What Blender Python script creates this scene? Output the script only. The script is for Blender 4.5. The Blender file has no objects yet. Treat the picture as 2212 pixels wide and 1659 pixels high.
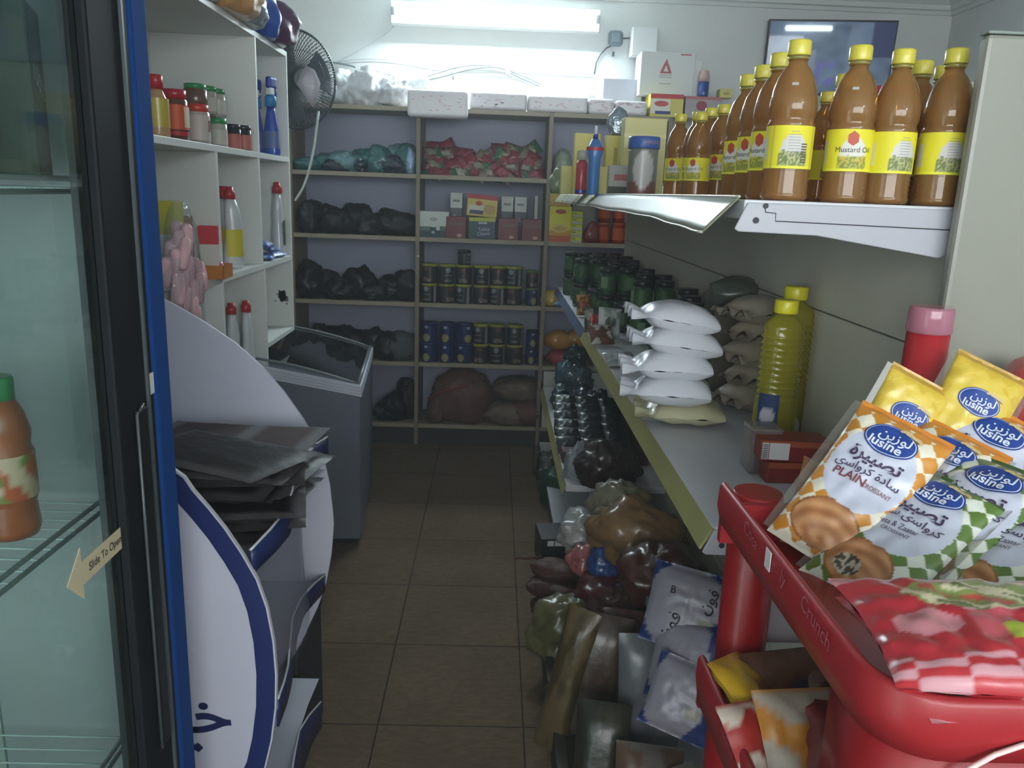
import bpy, bmesh, math, random
from mathutils import Vector, Matrix, Euler, noise

# ------------------------------------------------------------------ camera, light, exposure
SC = bpy.context.scene
COL = SC.collection
FPX, PITCH, YAW, ROLL, CAMZ = 1716.2, 0.23595, 0.02787, 0.03731, 1.55
W, H = 2212, 1659
_f = Vector((math.sin(YAW)*math.cos(PITCH), math.cos(YAW)*math.cos(PITCH), -math.sin(PITCH)))
_r0 = Vector((math.cos(YAW), -math.sin(YAW), 0)); _u0 = _r0.cross(_f)
_r = _r0*math.cos(ROLL) + _u0*math.sin(ROLL); _u = _u0*math.cos(ROLL) - _r0*math.sin(ROLL)
CAM = Vector((0, 0, CAMZ))
cd = bpy.data.cameras.new('camera'); cam = bpy.data.objects.new('camera', cd); COL.objects.link(cam)
cam.matrix_world = Matrix(((_r.x, _u.x, -_f.x, 0), (_r.y, _u.y, -_f.y, 0), (_r.z, _u.z, -_f.z, CAMZ), (0, 0, 0, 1)))
cd.sensor_fit = 'HORIZONTAL'; cd.sensor_width = 36; cd.lens = 36*FPX/W; cd.clip_start = .01; cd.clip_end = 60
SC.camera = cam
SC.view_settings.view_transform = 'Standard'; SC.view_settings.look = 'None'
SC.view_settings.gamma = 1; SC.view_settings.use_curve_mapping = False
SC.view_settings.exposure = 0.82
world = bpy.data.worlds.new('world'); SC.world = world; world.use_nodes = True
world.node_tree.nodes['Background'].inputs[0].default_value = (.55, .62, .7, 1)
world.node_tree.nodes['Background'].inputs[1].default_value = .02
try:
    SC.cycles.max_bounces = 6; SC.cycles.diffuse_bounces = 3; SC.cycles.glossy_bounces = 2
    SC.cycles.transmission_bounces = 6; SC.cycles.transparent_max_bounces = 14; SC.cycles.volume_bounces = 0
    SC.cycles.caustics_reflective = False; SC.cycles.caustics_refractive = False
    SC.cycles.sample_clamp_indirect = 4; SC.cycles.use_denoising = True
    SC.cycles.use_adaptive_sampling = True; SC.cycles.adaptive_threshold = .08
except Exception: pass
def area(name, loc, aim, sx, sy, power, col):
    l = bpy.data.lights.new(name, 'AREA'); l.shape = 'RECTANGLE'; l.size = sx; l.size_y = sy; l.energy = power; l.color = col
    o = bpy.data.objects.new(name, l); COL.objects.link(o); o.location = loc
    o.rotation_euler = (Vector(aim)-Vector(loc)).to_track_quat('-Z', 'Y').to_euler(); return o
TUBE_STR, FRONT_STR, FILL_STR, HAZE = 18.0, 13.0, 6.3, 0.022
# ------------------------------------------------------------------ helpers
def at(px, py, **k):
    "point of the room seen at a pixel of the photograph, on a plane X=, Y= or Z="
    d = _f + _r*((px-W/2)/FPX) - _u*((py-H/2)/FPX)
    (a, c), = k.items(); i = 'XYZ'.index(a)
    return CAM + d*((c-CAM[i])/d[i])
def lin(c):
    return tuple(((x/12.92) if x <= .04045 else ((x+.055)/1.055)**2.4) for x in c)
def hx(h):
    h = h.lstrip('#'); return tuple(int(h[i:i+2], 16)/255 for i in (0, 2, 4))
def C4(h): return (*lin(hx(h)), 1)
MC = {}
def mat(name, col='#808080', rough=.5, metal=0, coat=0, bump=0, bscale=60, vc=False, spec=.5, var=0, vscale=8, sheen=0, trans=0, alpha=1, ior=1.45, emit=None):
    if name in MC: return MC[name]
    m = bpy.data.materials.new(name); m.use_nodes = True; nt = m.node_tree; b = nt.nodes['Principled BSDF']; MC[name] = m
    I = b.inputs; I['Base Color'].default_value = C4(col); I['Roughness'].default_value = rough; I['Metallic'].default_value = metal
    I['Coat Weight'].default_value = coat; I['Coat Roughness'].default_value = .22; I['Specular IOR Level'].default_value = spec
    I['Transmission Weight'].default_value = trans; I['Alpha'].default_value = alpha; I['IOR'].default_value = ior
    src = None
    if vc:
        a = nt.nodes.new('ShaderNodeVertexColor'); a.layer_name = 'Col'; src = a.outputs[0]
    tc = None
    if var or bump:
        tc = nt.nodes.new('ShaderNodeTexCoord')
    if var:
        n = nt.nodes.new('ShaderNodeTexNoise'); n.inputs['Scale'].default_value = vscale; n.inputs['Detail'].default_value = 5
        nt.links.new(tc.outputs['Object'], n.inputs['Vector'])
        mp = nt.nodes.new('ShaderNodeMapRange'); mp.inputs[1].default_value = .3; mp.inputs[2].default_value = .7
        mp.inputs[3].default_value = 1-var; mp.inputs[4].default_value = 1+var*.5
        nt.links.new(n.outputs[0], mp.inputs[0])
        mx = nt.nodes.new('ShaderNodeMix'); mx.data_type = 'RGBA'; mx.blend_type = 'MULTIPLY'; mx.inputs[0].default_value = 1
        if src: nt.links.new(src, mx.inputs[6])
        else: mx.inputs[6].default_value = C4(col)
        nt.links.new(mp.outputs[0], mx.inputs[7]); src = mx.outputs[2]
    if src: nt.links.new(src, I['Base Color'])
    if bump:
        n = nt.nodes.new('ShaderNodeTexNoise'); n.inputs['Scale'].default_value = bscale; n.inputs['Detail'].default_value = 3
        nt.links.new(tc.outputs['Object'], n.inputs['Vector'])
        bp = nt.nodes.new('ShaderNodeBump'); bp.inputs['Strength'].default_value = bump; bp.inputs['Distance'].default_value = .01
        nt.links.new(n.outputs[0], bp.inputs['Height']); nt.links.new(bp.outputs[0], I['Normal'])
    if emit:
        I['Emission Color'].default_value = C4(emit[0]); I['Emission Strength'].default_value = emit[1]
    return m
def thin(name, col, clear=.7, rough=.08, body=None, ior=1.45, bump=0):
    "see-through plastic, glass or oil: tinted clear + some body colour + a fresnel shine"
    if name in MC: return MC[name]
    m = bpy.data.materials.new(name); m.use_nodes = True; nt = m.node_tree; MC[name] = m
    for n in list(nt.nodes): nt.nodes.remove(n)
    N = nt.nodes.new; o = N('ShaderNodeOutputMaterial'); t = N('ShaderNodeBsdfTransparent'); t.inputs[0].default_value = C4(col)
    d = N('ShaderNodeBsdfDiffuse'); d.inputs[0].default_value = C4(body or col)
    g = N('ShaderNodeBsdfGlossy'); g.inputs[0].default_value = (1, 1, 1, 1); g.inputs[1].default_value = rough
    f = N('ShaderNodeFresnel'); f.inputs[0].default_value = ior
    a = N('ShaderNodeMixShader'); a.inputs[0].default_value = 1-clear; b = N('ShaderNodeMixShader')
    L = nt.links.new; L(t.outputs[0], a.inputs[1]); L(d.outputs[0], a.inputs[2]); ge = N('ShaderNodeNewGeometry'); fm_ = N('ShaderNodeMath'); fm_.operation = 'SUBTRACT'; fm_.use_clamp = True; L(f.outputs[0], fm_.inputs[0]); L(ge.outputs['Backfacing'], fm_.inputs[1]); L(fm_.outputs[0], b.inputs[0]); L(a.outputs[0], b.inputs[1]); L(g.outputs[0], b.inputs[2]); L(b.outputs[0], o.inputs[0])
    if bump:
        tc = N('ShaderNodeTexCoord'); n = N('ShaderNodeTexNoise'); n.inputs['Scale'].default_value = 45; bp = N('ShaderNodeBump')
        bp.inputs['Strength'].default_value = bump; bp.inputs['Distance'].default_value = .01
        L(tc.outputs['Object'], n.inputs['Vector']); L(n.outputs[0], bp.inputs['Height']); L(bp.outputs[0], g.inputs['Normal']); L(bp.outputs[0], f.inputs['Normal'])
    return m
class MB:
    "collects shapes and links them as ONE mesh object"
    def __init__(s): s.v = []; s.f = []; s.c = []; s.sm = []
    def add(s, vs, fs, col=None, smooth=True):
        k = len(s.v); s.v += [tuple(v) for v in vs]; s.f += [tuple(i+k for i in f) for f in fs]; s.sm += [smooth]*len(fs)
        s.c += (list(col) if isinstance(col, list) else [col or (1, 1, 1, 1)]*len(vs)); return s
    def box(s, c, d, M=None, col=None):
        vs = [Vector((c[0]+d[0]*i/2, c[1]+d[1]*j/2, c[2]+d[2]*k/2)) for i in (-1, 1) for j in (-1, 1) for k in (-1, 1)]
        if M: vs = [M @ v for v in vs]
        return s.add(vs, [(0, 1, 3, 2), (4, 6, 7, 5), (0, 4, 5, 1), (2, 3, 7, 6), (0, 2, 6, 4), (1, 5, 7, 3)], col, False)
    def b2(s, x0, x1, y0, y1, z0, z1, col=None):
        return s.box(((x0+x1)/2, (y0+y1)/2, (z0+z1)/2), (abs(x1-x0), abs(y1-y0), abs(z1-z0)), None, col)
    def lathe(s, prof, n=24, M=None, paint=None, cap=True, smooth=True, sx=1, sy=1):
        vs = []; cs = []
        for r, z in prof:
            for i in range(n):
                a = 2*math.pi*i/n; p = Vector((r*math.cos(a)*sx, r*math.sin(a)*sy, z)); vs.append(M @ p if M else p)
                cs.append(paint(a, z) if paint else (1, 1, 1, 1))
        fs = [(j*n+i, j*n+(i+1) % n, (j+1)*n+(i+1) % n, (j+1)*n+i) for j in range(len(prof)-1) for i in range(n)]
        s.add(vs, fs, cs, smooth); k = len(s.v)-len(vs)
        if cap:
            s.f += [tuple(k+i for i in reversed(range(n))), tuple(k+(len(prof)-1)*n+i for i in range(n))]; s.sm += [False, False]
        return s
    def tube(s, pts, r, n=8, col=None, smooth=True):
        pts = [Vector(p) for p in pts]; vs = []; up = Vector((0, 0, 1)); nrm = None
        for i, p in enumerate(pts):
            t = (pts[min(i+1, len(pts)-1)]-pts[max(i-1, 0)]).normalized()
            if nrm is None: nrm = t.orthogonal().normalized()
            nrm = (nrm - t*nrm.dot(t)).normalized(); b = t.cross(nrm)
            rr = r[i] if isinstance(r, (list, tuple)) else r
            vs += [p+(nrm*math.cos(2*math.pi*j/n)+b*math.sin(2*math.pi*j/n))*rr for j in range(n)]
        m = len(pts)
        fs = [(j*n+i, j*n+(i+1) % n, (j+1)*n+(i+1) % n, (j+1)*n+i) for j in range(m-1) for i in range(n)]
        fs += [tuple(reversed(range(n))), tuple((m-1)*n+i for i in range(n))]
        return s.add(vs, fs, col, smooth)
    def grid(s, fn, nu, nv, paint=None, smooth=True, flip=False):
        vs = [fn(i/nu, j/nv) for j in range(nv+1) for i in range(nu+1)]
        cs = [paint(i/nu, j/nv) for j in range(nv+1) for i in range(nu+1)] if paint else None
        w = nu+1; fs = [(j*w+i, j*w+i+1, (j+1)*w+i+1, (j+1)*w+i) for j in range(nv) for i in range(nu)]
        if flip: fs = [tuple(reversed(f)) for f in fs]
        return s.add(vs, fs, cs, smooth)
    def prism(s, poly, a0, a1, axis='Y', col=None):
        "outline of 2-D points pushed along an axis"
        n = len(poly)
        def P(p, a): return {'Y': (p[0], a, p[1]), 'X': (a, p[0], p[1]), 'Z': (p[0], p[1], a)}[axis]
        vs = [P(p, a0) for p in poly]+[P(p, a1) for p in poly]
        fs = [tuple(range(n)), tuple(reversed(range(n, 2*n)))]+[(i, i+n, (i+1) % n+n, (i+1) % n) for i in range(n)]
        return s.add(vs, fs, col, False)
    def mesh(s, name='mesh'):
        me = bpy.data.meshes.new(name); me.from_pydata(s.v, [], s.f); me.polygons.foreach_set('use_smooth', s.sm)
        if any(c != (1, 1, 1, 1) for c in s.c):
            ca = me.color_attributes.new('Col', 'FLOAT_COLOR', 'POINT'); ca.data.foreach_set('color', [x for c in s.c for x in c])
        bm = bmesh.new(); bm.from_mesh(me); bmesh.ops.recalc_face_normals(bm, faces=bm.faces); bm.to_mesh(me); bm.free(); me.update()
        return me
    def build(s, name, m, parent=None, bev=0, seg=2, M=None):
        return put(s.mesh(name), name, m, parent, bev, seg, M)
def put(me, name, m=None, parent=None, bev=0, seg=2, M=None):
    if m and not me.materials: me.materials.append(m)
    o = bpy.data.objects.new(name, me); COL.objects.link(o)
    if parent: o.parent = parent
    if M is not None: o.matrix_basis = M
    if bev:
        b = o.modifiers.new('bevel', 'BEVEL'); b.width = bev; b.segments = seg; b.limit_method = 'ANGLE'; b.angle_limit = .6
    return o
def tag(o, label, cat, group=None, kind=None):
    if label: o['label'] = label
    if cat: o['category'] = cat
    if group: o['group'] = group
    if kind: o['kind'] = kind
    return o
def thing(name, label, cat, M=None, group=None):
    o = bpy.data.objects.new(name, None); o.empty_display_size = .05; COL.objects.link(o)
    if M is not None: o.matrix_basis = M if isinstance(M, Matrix) else Matrix.Translation(M)
    return tag(o, label, cat, group)
def struct(o): o['kind'] = 'structure'; return o
def dup(root, M, label=None, group=None):
    r = root.copy(); COL.objects.link(r); r.matrix_basis = M if isinstance(M, Matrix) else Matrix.Translation(M)
    if label: r['label'] = label
    if group: r['group'] = group
    for ch in list(root.children):
        c = ch.copy(); COL.objects.link(c); c.parent = r
        for g in list(ch.children):
            d = g.copy(); COL.objects.link(d); d.parent = c
    return r
def TR(loc, rot=(0, 0, 0), s=1):
    return Matrix.Translation(loc) @ Euler(rot).to_matrix().to_4x4() @ Matrix.Scale(s, 4)
def frame(c, right, up):
    "matrix at c, x towards right, y towards up, z out of the face"
    x = (Vector(right)-Vector(c)).normalized(); y = Vector(up)-Vector(c); y = (y-x*y.dot(x)).normalized(); z = x.cross(y)
    return Matrix(((x.x, y.x, z.x, c[0]), (x.y, y.y, z.y, c[1]), (x.z, y.z, z.z, c[2]), (0, 0, 0, 1)))
ORD = ['first', 'second', 'third', 'fourth', 'fifth', 'sixth', 'seventh', 'eighth', 'ninth', 'tenth', 'eleventh', 'twelfth', 'thirteenth', 'fourteenth']
def nz(x, y, z=0): return noise.noise(Vector((x, y, z)))
def text_mesh(txt, size, spread=0):
    cu = bpy.data.curves.new('lettering', 'FONT'); cu.body = txt; cu.size = size; cu.align_x = 'CENTER'; cu.align_y = 'CENTER'; cu.resolution_u = 3; cu.offset = spread
    o = bpy.data.objects.new('lettering', cu); COL.objects.link(o)
    dg = bpy.context.evaluated_depsgraph_get(); dg.update()
    me = bpy.data.meshes.new_from_object(o.evaluated_get(dg)); bpy.data.objects.remove(o); bpy.data.curves.remove(cu)
    me.materials.clear(); return me
def drape(txt, size, fn, m, parent, name='lettering', rot=0, spread=0, sx=1):
    "lettering laid on a surface; fn(x, y) gives the point of the surface"
    me = text_mesh(txt, size, spread); c, s = math.cos(rot), math.sin(rot)
    for v in me.vertices:
        x, y = v.co.x*sx, v.co.y; v.co = Vector(fn(x*c-y*s, x*s+y*c))
    return put(me, name, m, parent)
def pillow(w, h, t, nx=14, ny=18, paint=None, seed=0, wr=.0012, crimp=.07, flatback=False):
    "sealed pillow bag lying in x-y, centred, z up; returns (mesh builder, surface function)"
    def z(u, v):      # u, v in -1..1
        e = max(0, 1-abs(u)**2.6)**.55*max(0, 1-(abs(v)/(1-crimp))**4)**.6 if abs(v) < 1-crimp else 0
        return t/2*e + wr*nz(u*w*30+seed*7, v*h*30, seed)*(.4+e)*(1.5 if abs(v) > 1-crimp*2 else 1)
    def wd(v): return 1 - .05*math.cos(v*math.pi/2)
    def surf(x, y, off=.0006):
        v = max(-1, min(1, y/(h/2))); u = max(-1, min(1, x/(w/2*wd(v))))
        return Vector((x, y, z(u, v)+off))
    mb = MB()
    mb.grid(lambda a, b: ((2*a-1)*w/2*wd(2*b-1), (2*b-1)*h/2, z(2*a-1, 2*b-1)), nx, ny, (lambda a, b: paint(2*a-1, 2*b-1)) if paint else None)
    mb.grid(lambda a, b: ((2*a-1)*w/2*wd(2*b-1), (2*b-1)*h/2, (-.0004 if flatback else -z(2*a-1, 2*b-1)*.95-.0003)), nx, ny, (lambda a, b: paint(2*a-1, 2*b-1)) if paint else None, flip=True)
    return mb, surf
def blob(rx, ry, rz, seed=0, amp=.25, sub=3, paint=None, knot=False, freq=1.6, flat=-.7, crum=0):
    "soft lumpy bag resting on z = 0"
    bm = bmesh.new(); bmesh.ops.create_icosphere(bm, subdivisions=sub, radius=1); mb = MB(); vs = []; cs = []
    for v in bm.verts:
        p = v.co.normalized(); n = 1+amp*nz(p.x*freq+seed*3.1, p.y*freq+seed, p.z*freq)+amp*.35*nz(p.x*5+seed, p.y*5, p.z*5)
        q = p*n
        cr = 0 if crum == 0 else crum*(.5-abs(nz(p.x*3.2+seed, p.y*3.2, p.z*3.2+seed)))*.55+crum*(.3-abs(nz(p.x*7+seed, p.y*7, p.z*7)))*.25
        q *= 1+cr
        if knot and p.z > .9: q.z += (p.z-.9)*1.6
        q.z = max(q.z, flat); q = Vector((q.x*rx, q.y*ry, (q.z-flat)*rz)); vs.append(q); cs.append(paint(p) if paint else (1, 1, 1, 1))
    mb.add(vs, [[v.index for v in f.verts] for f in bm.faces], cs); bm.free(); return mb
def bottle_prof(H, R, neck=.3, ncap=.42, sh=.62):
    return [(R*.86, 0), (R, H*.02), (R, H*sh), (R*.93, H*(sh+.1)), (R*.62, H*(sh+.2)), (R*neck, H*(sh+.26)), (R*neck, H*.93)]
# ------------------------------------------------------------------ the room
XL, XR, YB, YF, ZC = -1.38, 2.70, 5.10, -2.5, 2.77
def tile_mat():
    m = bpy.data.materials.new('floor_tile'); m.use_nodes = True; nt = m.node_tree; b = nt.nodes['Principled BSDF']; N = nt.nodes.new; L = nt.links.new
    tc = N('ShaderNodeTexCoord'); mp = N('ShaderNodeMapping'); s = .43249
    mp.inputs['Location'].default_value = (.3033/s, -2.065/s, 0); mp.inputs['Scale'].default_value = (1/s, 1/s, 1)
    L(tc.outputs['Object'], mp.inputs[0])
    br = N('ShaderNodeTexBrick'); br.offset = 0; br.inputs['Scale'].default_value = 1; br.inputs['Mortar Size'].default_value = .006
    br.inputs['Mortar Smooth'].default_value = .3; br.inputs['Brick Width'].default_value = 1; br.inputs['Row Height'].default_value = 1
    br.inputs['Color1'].default_value = C4('#655441'); br.inputs['Color2'].default_value = C4('#5e4e3d'); br.inputs['Mortar'].default_value = C4('#241e17')
    L(mp.outputs[0], br.inputs[0])
    n = N('ShaderNodeTexNoise'); n.inputs['Scale'].default_value = 26; n.inputs['Detail'].default_value = 6; n.inputs['Roughness'].default_value = .65
    st = N('ShaderNodeMapping'); st.inputs['Scale'].default_value = (1, 2.2, 1); L(tc.outputs['Object'], st.inputs[0]); L(st.outputs[0], n.inputs[0])
    rp = N('ShaderNodeMapRange'); rp.inputs[1].default_value = .35; rp.inputs[2].default_value = .68; rp.inputs[3].default_value = .72; rp.inputs[4].default_value = 1.12; L(n.outputs[0], rp.inputs[0])
    n2 = N('ShaderNodeTexNoise'); n2.inputs['Scale'].default_value = 3; L(tc.outputs['Object'], n2.inputs[0])
    r2 = N('ShaderNodeMapRange'); r2.inputs[1].default_value = .3; r2.inputs[2].default_value = .7; r2.inputs[3].default_value = .85; r2.inputs[4].default_value = 1.1; L(n2.outputs[0], r2.inputs[0])
    mu = N('ShaderNodeMath'); mu.operation = 'MULTIPLY'; L(rp.outputs[0], mu.inputs[0]); L(r2.outputs[0], mu.inputs[1])
    mx = N('ShaderNodeMix'); mx.data_type = 'RGBA'; mx.blend_type = 'MULTIPLY'; mx.inputs[0].default_value = 1; L(br.outputs[0], mx.inputs[6]); L(mu.outputs[0], mx.inputs[7])
    L(mx.outputs[2], b.inputs['Base Color']); b.inputs['Roughness'].default_value = .8; b.inputs['Specular IOR Level'].default_value = .15
    bp = N('ShaderNodeBump'); bp.invert = True; bp.inputs['Strength'].default_value = .3; bp.inputs['Distance'].default_value = .003; L(br.outputs['Fac'], bp.inputs['Height']); L(bp.outputs[0], b.inputs['Normal'])
    return m
WALL = mat('wall_paint', '#dde0dd', .75, var=.05, vscale=2.5, bump=.05, bscale=40)
struct(MB().b2(XL-.1, XR+.1, YF-.1, YB+.1, -.1, 0).build('floor', tile_mat()))
struct(MB().b2(XL-.1, XR+.1, YF-.1, YB+.1, ZC, ZC+.1).build('ceiling', mat('ceiling_paint', '#c6ccc9', .8, var=.04, vscale=2)))
struct(MB().b2(XL-.1, XR+.1, YB, YB+.1, 0, ZC).build('wall_back', WALL))
struct(MB().b2(XL-.1, XL, YF, YB, 0, ZC).build('wall_left', WALL))
struct(MB().b2(XR, XR+.1, YF, YB, 0, ZC).build('wall_right', WALL))
struct(MB().b2(XL-.1, XR+.1, YF-.1, YF, 0, ZC).build('wall_front', WALL))
PLASTER = mat('cornice_plaster', '#d3d9d5', .7)
cor = [(0, 0), (0, -.095), (.014, -.095), (.02, -.075), (.035, -.07), (.04, -.045), (.075, -.02), (.08, 0)]
struct(MB().prism([(YB-a, ZC+b) for a, b in cor], XL, XR, 'X').build('trim_1', PLASTER))
struct(MB().prism([(XR-a, ZC+b) for a, b in cor], YF, YB-.0, 'Y').build('trim_2', PLASTER))
struct(MB().prism([(XL+a, ZC+b) for a, b in cor], YF, YB-.0, 'Y').build('trim_3', PLASTER))
# ---- lamps
def strip_lamp(label, M, length, strength, r=.014, col='#dff4ff', dep=.035, hb=.06):
    t = thing('fluorescent_lamp', label, 'lamp', M)
    MB().box((0, .005+dep/2, 0), (length+.05, dep, hb)).build('batten', mat('lamp_white', '#e8ecea', .4), t, .004)
    MB().tube([(-length/2, -.025, 0), (0, -.025, 0), (length/2, -.025, 0)], r, 14).build('tube', mat('tube_glow_%g' % strength, '#ffffff', emit=(col, strength)), t)
    for s in (-1, 1): MB().tube([(s*(length/2-.004), -.025, 0), (s*(length/2+.018), -.025, 0)], r*1.25, 14).build('end_cap', mat('cap_grey', '#b9bdbd', .5), t)
    return t
strip_lamp('bright white fluorescent strip lamp high on the back wall', TR((-.035, YB-.096, 2.548), (0, 0.0, 0)), 1.17, TUBE_STR*6.5, .019, '#e2f4fc', .09, .12)
TVP = at(1745, 62, Y=5.03)
LAMP2 = Vector((2.15, YF+.09, 2.66))
strip_lamp('short bright strip lamp on the front wall, mirrored in the television', TR(LAMP2, (0, 0, math.pi)), .62, FRONT_STR*4, .03)
wf = struct(MB().b2(-1.25, 2.15, YF+.001, YF+.03, 1.3, 2.6).build('added_fill_window', mat('fill_window_frame', '#c9cbc8', .5)))  # unseen window added behind the camera to light the goods from the front
MB().b2(-1.21, 2.11, YF+.028, YF+.034, 1.34, 2.56).build('fill_pane', mat('fill_pane_glow', '#ffffff', .3, emit=('#eff5f8', FILL_STR)), wf)  # pane glows as the added front light
for x_ in (-.42, .3, 1.02): MB().b2(x_-.015, x_+.015, YF+.03, YF+.045, 1.32, 2.58).build('fill_window_bar', mat('fill_window_frame'), wf)
# ---- television
tvn = ((CAM-TVP).normalized()+(LAMP2-TVP).normalized()).normalized()
a0, a1, a2, a3 = at(1657, 42, Y=5.0), at(1924, 44, Y=5.0), at(1923, 207, Y=5.0), at(1655, 203, Y=5.0)
tc_ = (a0+a1+a2+a3)/4; tw, th = (a1-a0).length, (a0-a3).length
zz = tvn; yy = (Vector((0, 0, 1))-zz*zz.z).normalized(); xx = yy.cross(zz)
tvM = Matrix(((xx.x, yy.x, zz.x, tc_.x), (xx.y, yy.y, zz.y, tc_.y), (xx.z, yy.z, zz.z, tc_.z), (0, 0, 0, 1)))
tv = thing('television', 'flat black television mounted high on the back wall', 'television', tvM)
MB().box((0, 0, -.02), (tw, th, .035)).build('housing', mat('black_plastic', '#15171a', .35), tv, .004)
def tvpaint(u, v):
    n = nz(u*3.2, v*2.6, 3)+.5*nz(u*8, v*7, 9); b = max(0, min(1, .35+n*.7)); c = [.05+.10*b, .075+.14*b, .12+.2*b]
    if .28 < u < .4 and v < .62: c = [.16, .18, .24]
    if .4 < u < .56 and .1 < v < .45 and nz(u*9, v*9, 1) > -.05: c = [.1, .1, .3]
    if u > .82 and v > .5: c = [.03, .04, .1]
    return (*[x*.8 for x in c], 1)
scr = MB().grid(lambda u, v: ((u-.5)*(tw-.02), (v-.5)*(th-.024), .001), 60, 40, tvpaint)
sm = mat('tv_screen', '#101418', .03, vc=True, coat=0)
nt = sm.node_tree; bb = nt.nodes['Principled BSDF']; va = [n for n in nt.nodes if n.bl_idname == 'ShaderNodeVertexColor'][0]
nt.links.new(va.outputs[0], bb.inputs['Emission Color']); bb.inputs['Emission Strength'].default_value = .5
scr.build('screen', sm, tv)
MB().box((0, -.0, -.07), (.18, .18, .08)).build('wall_bracket', mat('black_plastic'), tv)
# ---- things on the back wall
c = at(1330, 83, Y=YB-.03)
jb = thing('junction_box', 'round-cornered dark grey cable box on the back wall', 'junction box', TR(c))
MB().box((0, 0, 0), (.088, .045, .088)).build('cover', mat('grey_box', '#5c6c70', .5), jb, .024, 4)
MB().box((0, -.026, .0), (.05, .008, .05)).build('lid_plate', mat('grey_box2', '#6d7c80', .5), jb, .01, 3)
tag(MB().tube([at(1326, 96, Y=YB-.01), at(1310, 104, Y=YB-.01), at(1297, 118, Y=YB-.01), at(1288, 135, Y=YB-.01), at(1284, 160, Y=YB-.01)], .004, 6).build('cable', mat('cable_dark', '#4c5a5c', .6)), 'short dark cable curving down from the round-cornered cable box', 'cable')
tag(MB().tube([at(1325, 112, Y=YB-.01), at(1324, 122, Y=YB-.01)], .007, 6).build('cable_stub', mat('cable_dark')), 'short dark cable stub under the cable box', 'cable')
tag(MB().tube([at(1345, 83, Y=YB-.012), at(1366, 82, Y=YB-.012)], .004, 6).build('cable', mat('cable_dark')), 'short dark cable joining the grey cable box to the white wall box', 'cable')
p0, p1 = at(1365, 58, Y=YB-.06), at(1417, 125, Y=YB-.06)
wb = thing('electrical_box', 'blank white electrical box on the back wall above the cartons', 'electrical box', TR((p0+p1)/2))
MB().box((0, .02, 0), (p1.x-p0.x, .08, p0.z-p1.z)).build('housing', mat('white_plastic', '#dfe3e2', .45), wb, .006)
MB().box((0, -.024, 0), ((p1.x-p0.x)*.93, .008, (p0.z-p1.z)*.94)).build('cover', mat('white_plastic'), wb, .003)
def cable(pts, r, label, Y=YB-.012, m=None):
    P = [at(x, y, Y=Y) for x, y in pts]; Q = []
    for i in range(len(P)-1):
        a = P[max(i-1, 0)]; b = P[i]; c_ = P[i+1]; d = P[min(i+2, len(P)-1)]
        for k in range(5):
            t = k/5; Q.append(.5*((2*b)+(c_-a)*t+(2*a-5*b+4*c_-d)*t*t+(3*b-a-3*c_+d)*t**3))
    Q.append(P[-1]); return tag(MB().tube(Q, r, 6).build('cable', m or mat('cable_grey', '#7d8a8e', .6)), label, 'cable')
cable([(920, 166), (950, 156), (985, 146), (1020, 141), (1050, 141), (1080, 146), (1096, 150)], .0045, 'upper of the two grey cables arching over the middle of the shelving')
cable([(925, 172), (960, 164), (1000, 153), (1040, 146), (1075, 146), (1096, 152)], .0045, 'lower of the two grey cables arching over the middle of the shelving', YB-.02)
cable([(1097, 151), (1125, 162), (1150, 173), (1168, 182)], .0045, 'upper cable of the pair sloping down right of the white clip')
cable([(1097, 155), (1122, 167), (1145, 177), (1165, 186)], .0045, 'lower cable of the pair sloping down right of the white clip', YB-.02)
cable([(690, 133), (720, 135), (745, 139), (768, 145)], .005, 'dark cable on the wall behind the fan')
cable([(800, 152), (830, 160), (850, 164)], .006, 'dark cable crossing behind the crumpled white bags')
cable([(720, 136), (780, 128), (850, 130), (930, 143), (1000, 150), (1100, 150), (1200, 156), (1285, 161)], .0018, 'thin pale wire running along the back wall', YB-.008, mat('wire_pale', '#a9b6b8', .6))
cable([(700, 148), (800, 95), (858, 52)], .0022, 'thin white wire rising to the left end of the lamp', YB-.006, mat('wire_white', '#c5d0d2', .6))
o = MB().box((0, 0, 0), (.022, .03, .05)).build('cable_clip', mat('white_plastic'), None, .003, M=TR(at(1097, 152, Y=YB-.016))); tag(o, 'small white clip holding the arched cables', 'cable clip')
tag(MB().tube([at(978, 160, Y=YB-.02), at(979, 172, Y=YB-.02)], .004, 6).build('hook', mat('cable_dark')), 'small dark hook hanging from the arched cables', 'hook')
# ---- wooden shelving on the back wall
YS = 4.75; WOOD = mat('shelf_wood', '#8e8270', .6, var=.12, vscale=5, bump=.03); EDGE = mat('shelf_edge', '#a39a84', .55, var=.08, vscale=7)
ZR = [.135, .525, .89, 1.278, 1.635, 2.003]   # tops of the boards
XP = [-1.19, -.455, .302, .985]
sh = thing('wooden_shelving', 'long brown wooden shelving covering the lower back wall', 'shelving', (0, YS, 0))
def SL(o): o.location = (0, -YS, 0); return o
for i, x in enumerate(XP): SL(MB().b2(x-.012, x+.012, YS, YB-.006, 0, 2.0).build('upright', WOOD, sh, .002))
for i, z in enumerate(ZR):
    for k in range(3):
        if i == 0 and k == 9: continue
        b = SL(MB().b2(XP[k]+.0125, XP[k+1]-.0125, YS+.004, YB-.006, z-.024, z).build('shelf_board', WOOD, sh, .001))
        MB().b2(XP[k]+.0125, XP[k+1]-.0125, YS, YS+.004, z-.024, z).build('edge_strip', EDGE, b)
SL(MB().b2(XP[0], XP[3], YB-.0058, YB-.001, .02, 1.99).build('back_board', mat('lavender_board', '#a9aec4', .6, var=.05, vscale=3), sh))
SL(MB().b2(XP[0], XP[3], YS+.02, YS+.035, 0, ZR[0]-.03).build('kick_board', mat('kick_dark', '#3d3a34', .7), sh))
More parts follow.
